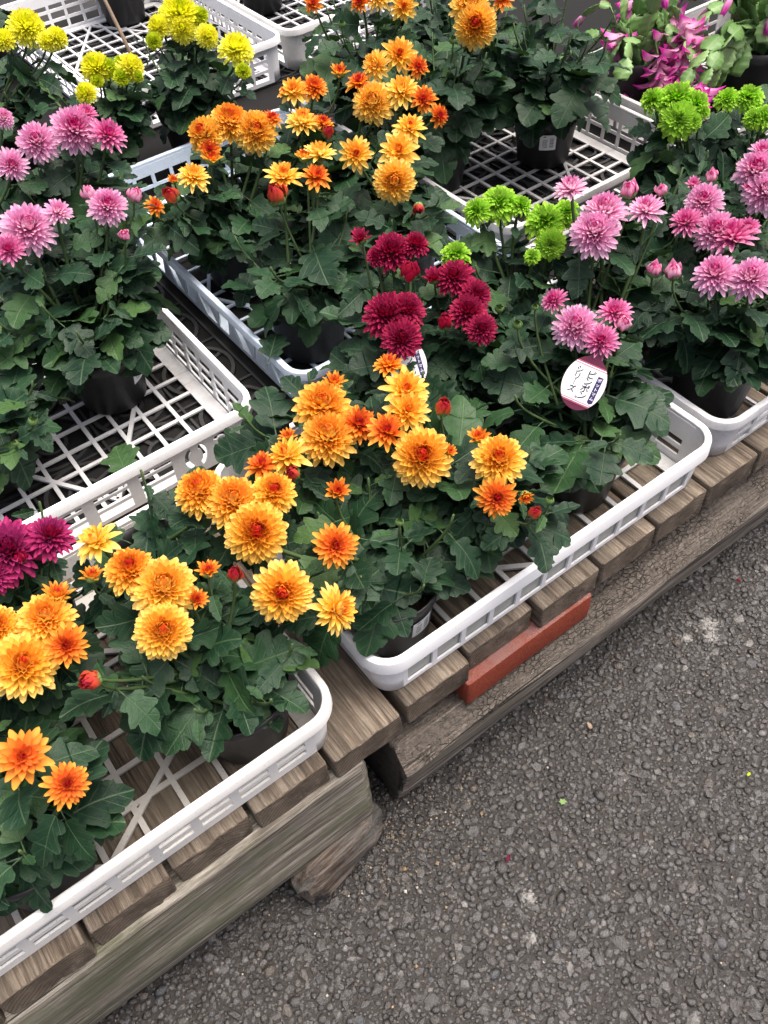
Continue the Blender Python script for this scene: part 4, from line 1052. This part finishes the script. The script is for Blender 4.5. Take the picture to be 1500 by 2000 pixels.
HEADS = [(Vector(h[:3]), h[3]) for p_ in PLANTS for h in p_[5] if h[3] > .008]
def clear_of_heads(a, b):
    m = (a + b)*.5
    for c, rd in HEADS:
        if abs(c.x - m.x) > .12 or abs(c.y - m.y) > .12: continue
        for q in (a*.6 + b*.4, a*.3 + b*.7, b):
            if (q - c).length < rd*1.0 + .010: return False
    return True
LABELS = {
 'A1': ('potted chrysanthemum with two small orange daisy-like flowers, lowest left in its crate', 'amber'),
 'A2': ('golden orange chrysanthemum cut by the left edge above the two small daisy-like flowers', 'amber'),
 'P1': ('magenta chrysanthemum at the left edge behind the lowest crate', 'magenta'),
 'A3': ('golden chrysanthemum in the slotted warm white crate, its pot beside the crate corner', 'amber'),
 'A6': ('orange chrysanthemum at the back of the slotted crate, one flower seen from its side', 'amber'),
 'A4': ('golden chrysanthemum in the black stickered pot at the near corner of the bright white crate', 'amber'),
 'A7': ('golden chrysanthemum at the back left of the bright white crate, near the pale blue corner', 'amber'),
 'A5': ('golden chrysanthemum in the middle of the bright white crate, with round green and red buds', 'amber'),
 'R1': ('crimson chrysanthemum with big flowers hiding an oval plant tag', 'crimson'),
 'R2': ('crimson chrysanthemum between the other crimson one and the lime green flowers', 'crimson'),
 'K5': ('pink chrysanthemum with the oval white plant tag, in the bright white crate', 'pink'),
 'K6': ('tall pink chrysanthemum behind the tagged pink one, beside lime green flowers', 'pink'),
 'Q1': ('pink chrysanthemum with two big flowers and two round buds at the cloudy crate corner', 'pink'),
 'Q2': ('pink chrysanthemum in the cloudy crate, one flower turned to show its green underside', 'pink'),
 'Q3': ('pink chrysanthemum cut by the right edge, below the lime green ones', 'pink'),
 'G1': ('lime green chrysanthemum in front of the dusty white crate', 'green'),
 'G2': ('lime green chrysanthemum with the tall ball cluster beside the cactus flowers', 'green'),
 'G3': ('lime green chrysanthemum cut by the right edge under the black cactus pot', 'green'),
 'M1': ('orange chrysanthemum with side-on flowers at the near corner of the pale blue crate', 'amber'),
 'M2': ('orange chrysanthemum with a cluster of round flowers at the left of the pale blue crate', 'amber'),
 'M3': ('orange chrysanthemum with side-on flowers and upright red bud, back of pale blue crate', 'amber'),
 'M4': ('orange chrysanthemum at the near right of the pale blue crate, one flower facing out', 'amber'),
 'M5': ('orange chrysanthemum with the tallest cluster in the pale blue crate', 'amber'),
 'U1': ('tall golden chrysanthemum in a bare black pot at the left of the dusty crate', 'amber'),
 'U2': ('orange chrysanthemum at the top edge, at the back of the dusty crate', 'amber'),
 'U3': ('leafy flowerless chrysanthemum in a black stickered pot in the dusty crate', 'foliage'),
 'U4': ('leafy flowerless chrysanthemum at the very back of the dusty crate', 'foliage'),
 'Y1': ('tall yellow chrysanthemum with a lone round flower on its own stalk', 'yellow'),
 'Y2': ('short yellow chrysanthemum with many round greenish buds in front of the rear crate', 'yellow'),
 'Y3': ('yellow chrysanthemum in the upper left corner of the picture', 'yellow'),
 'K1': ('pink chrysanthemum in a stickered black pot in the crate numbered 02', 'pink'),
 'K2': ('pink chrysanthemum with three big flowers in a row below the yellow ones', 'pink'),
 'K3': ('pink chrysanthemum half cut by the left edge behind the crate numbered 02', 'pink'),
 'K4': ('flowerless chrysanthemum with pale green buds at the left of the crate numbered 02', 'foliage'),
}
GROUPS = {'amber': 'orange and golden chrysanthemums', 'pink': 'pink chrysanthemums', 'crimson': 'crimson chrysanthemums', 'magenta': 'crimson chrysanthemums', 'green': 'lime green chrysanthemums', 'yellow': 'yellow chrysanthemums', 'foliage': 'flowerless chrysanthemums'}
STICKERS = {'A4': -82, 'K1': -52, 'U3': -128}

def orient(n, spin):
    n = Vector(n).normalized(); q = n.to_track_quat('Z', 'Y')
    return (q.to_matrix() @ Matrix.Rotation(spin, 3, 'Z')).to_euler()

def place_leaf(root, base, p, az, pitch, roll, L, small, r):
    me = r.choice(LEAF_S if small else LEAF)
    o = link('leaf', me, root)
    o.location = p - base
    m = Matrix.Rotation(az - math.pi/2, 3, 'Z') @ Matrix.Rotation(pitch, 3, 'X') @ Matrix.Rotation(roll, 3, 'Y')
    o.rotation_euler = m.to_euler(); o.scale = (L, L, L)
    return o

def bez(a, b, c, d, t):
    s = 1-t; return a*s**3 + b*3*s*s*t + c*3*s*t*t + d*t**3

def grow_plant(pid, sp, x, y, zt, heads, shoots=None, leaf_scale=1.0, nleaf=None, spread=.10, lim=None, tmin=0.0, skirt=7, potscale=1.0):
    r = random.Random(pid); zf = floor_z(x, y); base = Vector((x, y, zf))
    label, colour = LABELS[pid]
    root = empty('potted_chrysanthemum', base); tag(root, label, 'flower pot' if False else 'potted plant', GROUPS[colour])
    pot = link('pot', POT, root); pot.rotation_euler = (0, 0, r.uniform(0, 6))
    tilt = potscale*r.uniform(.96, 1.03); pot.scale = (tilt, tilt, 1)
    if pid in STICKERS:
        st = link('price_sticker', STICKER, pot); st.rotation_euler = (0, 0, math.radians(STICKERS[pid]) - pot.rotation_euler.z)
    so = link('soil', r.choice(SOIL), root); so.scale = (potscale, potscale, 1); so.location = (0, 0, .082); so.rotation_euler = (0, 0, r.uniform(0, 6))
    soil = zf + .084
    stems = []
    for h in heads:
        hp = Vector(h[:3]); rad = h[3]; ty = h[4]; n = Vector(h[5:8]).normalized()
        key = {'amber': 'amber', 'pink': 'pink', 'crimson': 'crim', 'magenta': 'crim', 'green': 'green', 'yellow': 'yell', 'foliage': 'pink'}[sp]
        part = None
        spin = r.uniform(0, 6.28)
        if ty in 'BD':
            k = key + '_' + ty
            if k not in FM: k = key + '_B'
            me = r.choice(FM[k]); mat = PM.get(sp)
            if ty == 'B' and sp == 'amber' and (n.z > .94 or r.random() < .12): mat = PM['amber_mid']
            if ty == 'D' and sp == 'amber' and (rad < .024 or n.z < .2): mat = PM['amber_red']
            if ty == 'D' and sp == 'pink': mat = PM['pink_deep'] if r.random() < .75 else PM['pink']
            if sp == 'green' and ty == 'D': mat = PM['green']
            part = link('flower', me, root, mat); dep = {'B': .42, 'D': .22}[ty]; s = rad
            part.location = hp - base - n*rad*dep*.55
            part.rotation_euler = orient(n, spin); part.scale = (s, s, s*r.uniform(.92, 1.06))
            cx = link('calyx', r.choice(CALYX), part); cx.location = (0, 0, -.02); cx.scale = (.95, .95, .9)
            back = hp - n*rad*(.30 + dep*.55)
        elif ty == 'C':
            mat = {'amber': PM['amber_red'], 'pink': PM['pink_deep'], 'yellow': PM['yellow_bud']}.get(sp, PM.get(sp, PM['pink']))
            part = link('flower', r.choice(FM['cup']), root, mat); s = rad*.95
            part.location = hp - base - n*rad*.5; part.rotation_euler = orient(n, spin); part.scale = (s, s, s)
            cx = link('calyx', r.choice(CALYX_BUD), part); cx.location = (0, 0, .10); cx.scale = (1.15, 1.15, 1.1)
            back = hp - n*rad*.75
        elif ty == 'b':
            if sp == 'yellow':
                part = link('flower', r.choice(FM['yell_B']), root, PM['yellow_bud']); s = rad
                part.scale = (s, s, s*.95); part.location = hp - base - n*rad*.3
            else:
                mat = {'amber': PM['amber_bud'], 'pink': PM['pink_deep']}.get(sp, PM.get(sp))
                part = link('bud', r.choice(FM['bud']), root, mat); s = rad*1.05
                part.scale = (s, s, s*1.0); part.location = hp - base - n*rad*.7
            part.rotation_euler = orient(n, spin)
            cx = link('calyx', r.choice(CALYX_BUD), part); cx.location = (0, 0, .16); cx.scale = (1.75, 1.75, 1.75) if sp != 'yellow' else (.9, .9, .9)
            back = hp - n*rad*.9
        else:
            part = link('bud', r.choice(GREEN_BUD), root); part.location = hp - base; part.rotation_euler = orient(n, spin); part.scale = (rad, rad, rad); back = hp - n*rad*.4
        stems.append((back, n, rad, ty))
    ns = len(stems)
    nsh = shoots if shoots is not None else max(3, 9 - ns)
    for i in range(nsh):
        a = 2*math.pi*(i + r.random()*.6)/max(1, nsh); d = spread*r.uniform(.45, .95)
        stems.append((Vector((x + d*math.cos(a), y + d*math.sin(a), soil + (zt - soil)*r.uniform(.45, .80))), Vector((math.cos(a)*.3, math.sin(a)*.3, 1)).normalized(), .012, 's'))
    for i, (e, n, rad, ty) in enumerate(stems):
        a0 = r.uniform(0, 6.28); s0 = Vector((x + .022*math.cos(a0), y + .022*math.sin(a0), soil - .004))
        # stems lean out low and turn upright
        H = max(.03, e.z - s0.z)
        c1 = s0 + Vector(((e.x-s0.x)*.30, (e.y-s0.y)*.30, H*.45)); c2 = e - (n*.55 + Vector((0, 0, .6)))*min(.05, H*.35)
        pts = [bez(s0, c1, c2, e, k/9) for k in range(10)]
        r0 = .0030 if ty in 'BD' else .0022
        b = MB(); b.tube([p - base for p in pts], [r0*(1.0 - .35*k/9) for k in range(10)], 6)
        b.build('stem', M['stem'], root, True)
        nl = nleaf if nleaf else (9 if ty in 'BDC' else 8)
        az = r.uniform(0, 6.28); outa = math.atan2(e.y - y, e.x - x)
        for k in range(nl):
            t = .10 + (.80 if ty in 'BD' else .88)*(k + r.uniform(0, .6))/nl
            p = bez(s0, c1, c2, e, min(t, .97)); az += 2.3999 + r.gauss(0, .25)
            # lean towards the open side
            dx, dy = math.cos(az) + .75*math.cos(outa), math.sin(az) + .75*math.sin(outa); azz = math.atan2(dy, dx)
            Lf = leaf_scale*(.068 - .038*max(0, t-.35)/.6)*r.uniform(.75, 1.12)
            small = t > .80
            if small: Lf *= .75
            pitch = r.gauss(0, .34) + (.25*(t-.5))
            if p.z < soil + .05: pitch += .15
            if t < tmin: continue
            tip = p + Vector((math.cos(azz), math.sin(azz), 0))*Lf*1.2
            if lim:
                bad = lambda q: q.x < lim[0] or q.x > lim[1] or q.y < lim[2] or q.y > lim[3]
                if p.z < lim[4] and bad(tip):
                    if r.random() < .25: continue
                    azz = math.atan2((lim[2]+lim[3])/2 - p.y + r.uniform(-.08, .08), (lim[0]+lim[1])/2 - p.x + r.uniform(-.08, .08)); Lf *= .9
                    if bad(p + Vector((math.cos(azz), math.sin(azz), 0))*Lf*1.2) and r.random() < .6: continue
            ok_ = False
            for att in range(4):
                if clear_of_heads(p, p + Vector((math.cos(azz)*math.cos(pitch), math.sin(azz)*math.cos(pitch), math.sin(pitch) - .12))*Lf*1.25): ok_ = True; break
                azz += r.uniform(1.0, 2.5); pitch -= .2
            if not ok_: continue
            place_leaf(root, base, p, azz, pitch, r.gauss(0, .45), Lf, small, r)
    # low leaves hang over the rim of the pot
    for k in range(skirt):
        az = 2*math.pi*(k + r.random()*.7)/skirt; p = Vector((x + .022*math.cos(az), y + .022*math.sin(az), soil + r.uniform(.018, .05)))
        Lf = leaf_scale*r.uniform(.050, .068); tip = p + Vector((math.cos(az), math.sin(az), 0))*Lf*1.25
        if lim and (tip.x < lim[0] - .012 or tip.x > lim[1] + .012 or tip.y < lim[2] - .022 or tip.y > lim[3]): Lf *= .72
        place_leaf(root, base, p, az, r.uniform(-.25, .15), r.gauss(0, .3), Lf, False, r)
    return root

for (pid, sp, x, y, zt, heads) in PLANTS:
    kw = {}
    low = BENCH + .155
    if pid in ('A1', 'A2', 'A3', 'A6', 'P1'): kw = dict(lim=(-.45*U, .205*U, .490*U, .96*U, low))
    if pid in ('A4', 'A5', 'A7', 'K5', 'K6', 'R1', 'R2', 'G1'): kw = dict(lim=(.285*U, .955*U, .488*U, 1.02*U, low))
    if pid == 'A3': kw.update(shoots=7, spread=.08, tmin=.04, skirt=9, potscale=.92, lim=(.02*U, .21*U, .492*U, .80*U, low))
    if pid == 'A6': kw.update(shoots=3, spread=.07, lim=(.02*U, .20*U, .60*U, .82*U, low + .10))
    if pid == 'A4': kw.update(shoots=7, spread=.09, tmin=.04, potscale=.90, skirt=9, lim=(.26*U, .955*U, .505*U, 1.02*U, low))
    if pid == 'A1': kw.update(shoots=8, spread=.10, skirt=10, potscale=.92, lim=(-.45*U, -.03*U, .485*U, .96*U, low))
    if pid in ('A2', 'P1'): kw.update(lim=(-.45*U, .02*U, .62*U, .92*U, low + .06))
    if pid in ('Q1', 'Q2', 'Q3', 'G2', 'G3'): kw = dict(shoots=9, nleaf=10, skirt=10, lim=(.975*U, 1.70*U, .495*U, 1.08*U, low))
    if pid == 'K3': kw = dict(shoots=8, nleaf=11)
    if pid in ('K1', 'K2'): kw = dict(shoots=9, nleaf=12, spread=.12, lim=(-.2*U, .44*U, 1.10*U, 1.80*U, low))
    if pid == 'U3': kw = dict(shoots=14, leaf_scale=1.25, spread=.115, nleaf=11, tmin=.26, skirt=4, lim=(1.2*U, 1.505*U, 1.15*U, 1.62*U, 2.0))
    elif pid == 'U4': kw = dict(shoots=12, leaf_scale=1.2, spread=.11, nleaf=9)
    elif pid == 'K4': kw = dict(shoots=8, spread=.11)
    elif pid in ('U1', 'U2'): kw = dict(shoots=9, leaf_scale=1.15, spread=.11, tmin=.18)
    elif pid in ('Y1', 'Y2', 'Y3'): kw = dict(shoots=4, nleaf=6)
    grow_plant(pid, sp, x, y, zt, heads, **kw)

# pots at the top of the picture whose plants rise out of the frame
for lab, X, Y, pid in (('leafy plant in a black pot cut by the top edge, behind the yellow flowers', 1.06, 2.86, 'T1'),
                  ('leafy plant in a black pot at the top edge, in the right-hand rear crate', 1.42, 2.62, 'T2'),
                  ('black pot with a leafy plant in the upper left corner', .60, 2.78, 'T3')):
    LABELS[pid] = (lab, 'foliage')
    grow_plant(pid, 'foliage', X*U, Y*U, BENCH + .34, [], shoots=6, nleaf=6, spread=.08)

# ------------------------------------------------------------------ cactuses with pink flowers
def cactus_segment(seed):
    r = random.Random(seed); half = [(.10, 0), (.20, .10), (.30, .16), (.27, .24), (.36, .34), (.42, .40), (.36, .47), (.40, .60), (.42, .68), (.34, .74), (.30, .86), (.26, .98), (.14, .93), (0, .95)]
    V = []; F = []; n = len(half)
    for zz, s in ((.035, 1), (-.035, -1)):
        for i, (x, y) in enumerate(half): V.append((0, y, zz*1.3))
        for sg in (1, -1):
            for x, y in half: V.append((sg*x, y, zz*.35 + .03*math.sin(3*y)))
    def blk(o, flip):
        for sg, st in ((1, n), (-1, 2*n)):
            for i in range(n-1):
                f = (o+i, o+st+i, o+st+i+1, o+i+1)
                F.append(f if (sg == 1) != flip else f[::-1])
    blk(0, False); blk(3*n, True)
    for st, sg in ((n, 1), (2*n, -1)):
        for i in range(n-1):
            f = (st+i, 3*n+st+i, 3*n+st+i+1, st+i+1); F.append(f if sg == 1 else f[::-1])
    return mesh_from('stem_segment', V, F, True, M['cactus'])
SEG = [cactus_segment(i) for i in range(2)]
variants('cact', 3, N=13, th0=16, th1=84, Lin=.85, Lout=.85, W=.58, bin_=20, bout=55, cup=.45, dome=.65, tip=.35, spread=.7, rootr=.10)
def cactus(label, x, y, seed, arms, targets, R=1.25):
    r = random.Random(seed); zf = floor_z(x, y); base = Vector((x, y, zf))
    root = empty('potted_cactus', base); tag(root, label, 'potted plant', 'pink flowering cactuses')
    pot = link('pot', POT, root); pot.scale = (R, R, 1.05)
    so = link('soil', SOIL[0], root); so.location = (0, 0, .088); so.scale = (R, R, 1)
    ends = [Vector(t) for t in targets]
    for a in range(arms):
        az = 2*math.pi*a/arms + r.uniform(-.3, .3); d = r.uniform(.06, .18)
        ends.append(Vector((x + d*math.cos(az), y + d*math.sin(az), zf + r.uniform(.05, .25))))
    for i, e in enumerate(ends):
        az = math.atan2(e.y-y, e.x-x); s0 = Vector((x + .03*math.cos(az), y + .03*math.sin(az), zf + .085))
        D = (e - s0).length; c1 = s0 + Vector((math.cos(az)*.02, math.sin(az)*.02, .07 + D*.25)); c2 = e + Vector((-math.cos(az)*.04, -math.sin(az)*.04, .05))
        n = max(3, int(round((D + .06)/.042))); P = [bez(s0, c1, c2, e, k/n) for k in range(n+1)]
        for k in range(n):
            v = P[k+1] - P[k]; L = v.length*1.10
            o = link('stem_segment', r.choice(SEG), root); o.location = P[k] - base; o.scale = (L*r.uniform(.85, 1.1), L, L)
            yv = v.normalized(); zv = (Vector((0, 0, 1)) - yv*yv.z); zv = zv.normalized() if zv.length > .1 else Vector((1, 0, 0)); xv = yv.cross(zv)
            m = Matrix((xv, yv, zv)).transposed() @ Matrix.Rotation(r.gauss(0, .6), 3, 'Y'); o.rotation_euler = m.to_euler()
        d = (P[-1] - P[-2]).normalized()
        if i < len(targets):
            for lay in (0, 1):
                s = .042 - .007*lay
                f = link('flower', r.choice(FM['cact']), root, PM['cactus']); f.location = e - base + d*.020*lay; f.scale = (s, s, s*1.3); f.rotation_euler = orient(d, r.uniform(0, 6))
        elif r.random() < .6:
            f = link('bud', r.choice(FM['bud']), root, PM['cactus']); f.location = e - base; f.scale = (.007, .007, .018); f.rotation_euler = orient(d + Vector((0, 0, -.3)), 0)
    return root
CACTUS_A = [(1.356,0.975,0.400),(1.380,0.953,0.400)]
CACTUS_B = [(1.389,1.153,0.432),(1.449,1.160,0.448),(1.412,1.079,0.448),(1.409,1.045,0.432),(1.405,1.130,0.368),(1.399,1.075,0.368),(1.389,1.128,0.352),(1.444,1.112,0.464),(1.440,1.177,0.464),(1.388,1.068,0.416),(1.429,1.062,0.464),(1.414,1.126,0.400),(1.432,1.068,0.384)]
cactus('green segmented cactus in a wide black pot at the upper right, few pink flowers', 2.02*U, 1.27*U, 3, 44, CACTUS_A, 1.25)
cactus('cactus covered in bright pink flowers behind the flowerless leafy plant', 1.76*U, 1.42*U, 8, 10, CACTUS_B, 1.0)

# ------------------------------------------------------------------ oval plant tags
def text_mesh(body, size, space=1.0):
    cu = bpy.data.curves.new('print', 'FONT'); cu.body = body; cu.size = size; cu.align_x = 'CENTER'; cu.align_y = 'CENTER'; cu.space_line = space; cu.resolution_u = 3; cu.offset = size*.014
    ob = bpy.data.objects.new('print_tmp', cu); C.objects.link(ob)
    dg = bpy.context.evaluated_depsgraph_get(); dg.update()
    me = bpy.data.meshes.new_from_object(ob.evaluated_get(dg), depsgraph=dg)
    bpy.data.objects.remove(ob); me.name = 'print'; me.materials.clear()
    return me
def plant_tag(label, loc, normal, updir, s):
    """oval card with a neck, standing on a thin stick; local x to its right, y to its neck"""
    root = empty('plant_tag', loc); tag(root, label, 'plant tag', 'oval plant tags')
    z = Vector(normal).normalized(); y = Vector(updir); y = (y - z*y.dot(z)).normalized(); x = y.cross(z)
    root.rotation_euler = Matrix((x, y, z)).transposed().to_euler()
    a, bb = .78*s, 1.0*s
    oval = [(a*math.cos(math.radians(k*6)), bb*math.sin(math.radians(k*6))) for k in range(60)]
    bend = lambda px, py: 0.0
    def sheet(name, pts, z0, t, mat):
        b = MB(); n = len(pts); tr = tessellate_polygon([[Vector((p[0], p[1], 0)) for p in pts]])
        vs = [(p[0], p[1], z0 + t + bend(*p)) for p in pts] + [(p[0], p[1], z0 + bend(*p)) for p in pts]; fs = []
        for q in tr:
            ar = (pts[q[1]][0]-pts[q[0]][0])*(pts[q[2]][1]-pts[q[0]][1]) - (pts[q[1]][1]-pts[q[0]][1])*(pts[q[2]][0]-pts[q[0]][0])
            q = q if ar > 0 else (q[0], q[2], q[1])
            fs += [tuple(q), (q[2]+n, q[1]+n, q[0]+n)]
        fs += [(i, i+n, (i+1) % n + n, (i+1) % n) for i in range(n)]
        b.add(vs, fs); return b.build(name, mat, root)
    card = []
    for k in range(60):
        ang = k*6; px, py = oval[k]
        if ang == 78: card += [(.22*s, .99*s), (.17*s, 1.10*s), (.24*s, 1.30*s)]
        elif ang == 84 or ang == 90 or ang == 96: continue
        elif ang == 102: card += [(-.24*s, 1.30*s), (-.17*s, 1.10*s), (-.22*s, .99*s)]
        else: card.append((px, py))
    sheet('card', card, 0, .0006, M['card_maroon'])
    yt, yb = .68*s, -.72*s
    clip = lambda lo, hi, k=.985: [(p[0]*k, p[1]) for p in [(math.copysign(a*math.sqrt(max(0, 1-(yy/bb)**2)), sg), yy) for sg, ys in ((1, [lo+(hi-lo)*i/14 for i in range(15)]), (-1, [hi-(hi-lo)*i/14 for i in range(15)])) for yy in ys]]
    sheet('white_panel', clip(yb, yt), .0008, .0002, M['card_white'])
    for yy in (yt-.055*s, yt+.03*s, yb-.035*s, yb+.05*s): sheet('printed_line', clip(yy-.012*s, yy+.012*s), .0011, .00015, M['card_pink'])
    sheet('printed_box', [(.38*s, -.56*s), (.47*s, -.62*s), (.58*s, -.56*s), (.58*s, .42*s), (.38*s, .42*s)], .0011, .00015, M['card_navy'])
    for body, size, px, py, mat, zz, sl in (('ポ\nッ\nト\nマ\nム', .155*s, .48*s, -.06*s, M['card_white'], .0016, 1.12), ('ピ\nン\nポ\nン', .33*s, .12*s, -.05*s, M['ink'], .0013, .80), ('シ\nリ\nー\nズ' if False else 'シ\nリ\n｜\nズ', .29*s, -.33*s, .02*s, M['ink'], .0013, .84), ('®', .12*s, -.06*s, -.55*s, M['card_navy'], .0013, 1)):
        me = text_mesh(body, size, sl)
        for v in me.vertices: v.co.z += bend(v.co.x + px, py)
        o = link('printed_text', me, root, mat); o.location = (px, py, zz)
    b = MB(); b.tube([(-.1*s, 1.22*s, -.0006), (-.12*s, 1.34*s, -.006), (0, 1.40*s, -.012), (.12*s, 1.34*s, -.006), (.1*s, 1.22*s, -.0006)], .0009, 5); b.build('hanging_loop', M['card_maroon'], root, True)
    return root
cR = cam.matrix_world.to_3x3()
right, upv, bk = cR.col[0], cR.col[1], cR.col[2]
tl1 = Vector((.596, .479, .470)); tl2 = Vector((.466, .640, .466))
def facing(p): return (cam.location - p).normalized()
plant_tag('white and maroon oval plant tag with dark lettering among pink flowers', tl1, facing(tl1) + right*(-.10), upv + right*.50, .0315)
plant_tag('white and maroon oval plant tag half hidden behind crimson flowers', tl2, facing(tl2) + right*.25, upv - right*.35, .0315)

# ------------------------------------------------------------------ loose bits
st = MB(); st.tube([(.915*U, 2.72*U, .62), (.90*U, 2.62*U, .50), (.90*U, 2.50*U, .38), (.905*U, 2.44*U, BENCH + .018)], [.003, .0036, .0042, .0045], 7)
tag(st.build('stick', M['stick'], None, True), 'thin dry brown stick standing in the rear crate', 'stick')
tag(bit('petal_scrap', (.295, .235, .0045), .4, PM['magenta'], .0045, 'tiny magenta petal scrap lying on the asphalt', 'petal', chip), None)
tag(bit('leaf_scrap', (.400, .245, .0050), .9, M['sepal'], .0058, 'tiny green leaf scrap lying on the asphalt', 'leaf', leafbit), None)

def fallen_leaf(label, loc, rot, L, k):
    o = link('fallen_leaf', LEAF[k]); o.location = loc; o.rotation_euler = rot; o.scale = (L, L, L); return tag(o, label, 'leaf')
fallen_leaf('green leaf lying across the near corner of the pale blue crate rim', (.385, .853, .368), (.05, .15, -.75), .055, 6)
fallen_leaf('green leaf lying on the lattice floor inside the crate numbered 02', (.150, .842, .306), (.15, .1, -.2), .055, 2)
fallen_leaf('green leaf lying on the crate floor below the tagged pink chrysanthemum', (.605, .438, .302), (.1, .1, .9), .045, 4)
for i, (px_, py_, lab) in enumerate(((.62, .12, 'yellow petal scrap'), (.505, .30, 'pale brown leaf scrap'), (.86, .33, 'reddish petal scrap'), (.70, .02, 'dry straw scrap'))):
    bit('plant_scrap', (px_, py_, .0058), 1.3*i, (PM['yellow'], M['stick'], PM['amber_bud'], M['stick'])[i], (.003, .005, .0028, .004)[i], ('tiny ' + lab + ' lying on the open asphalt'), 'scrap', chip)
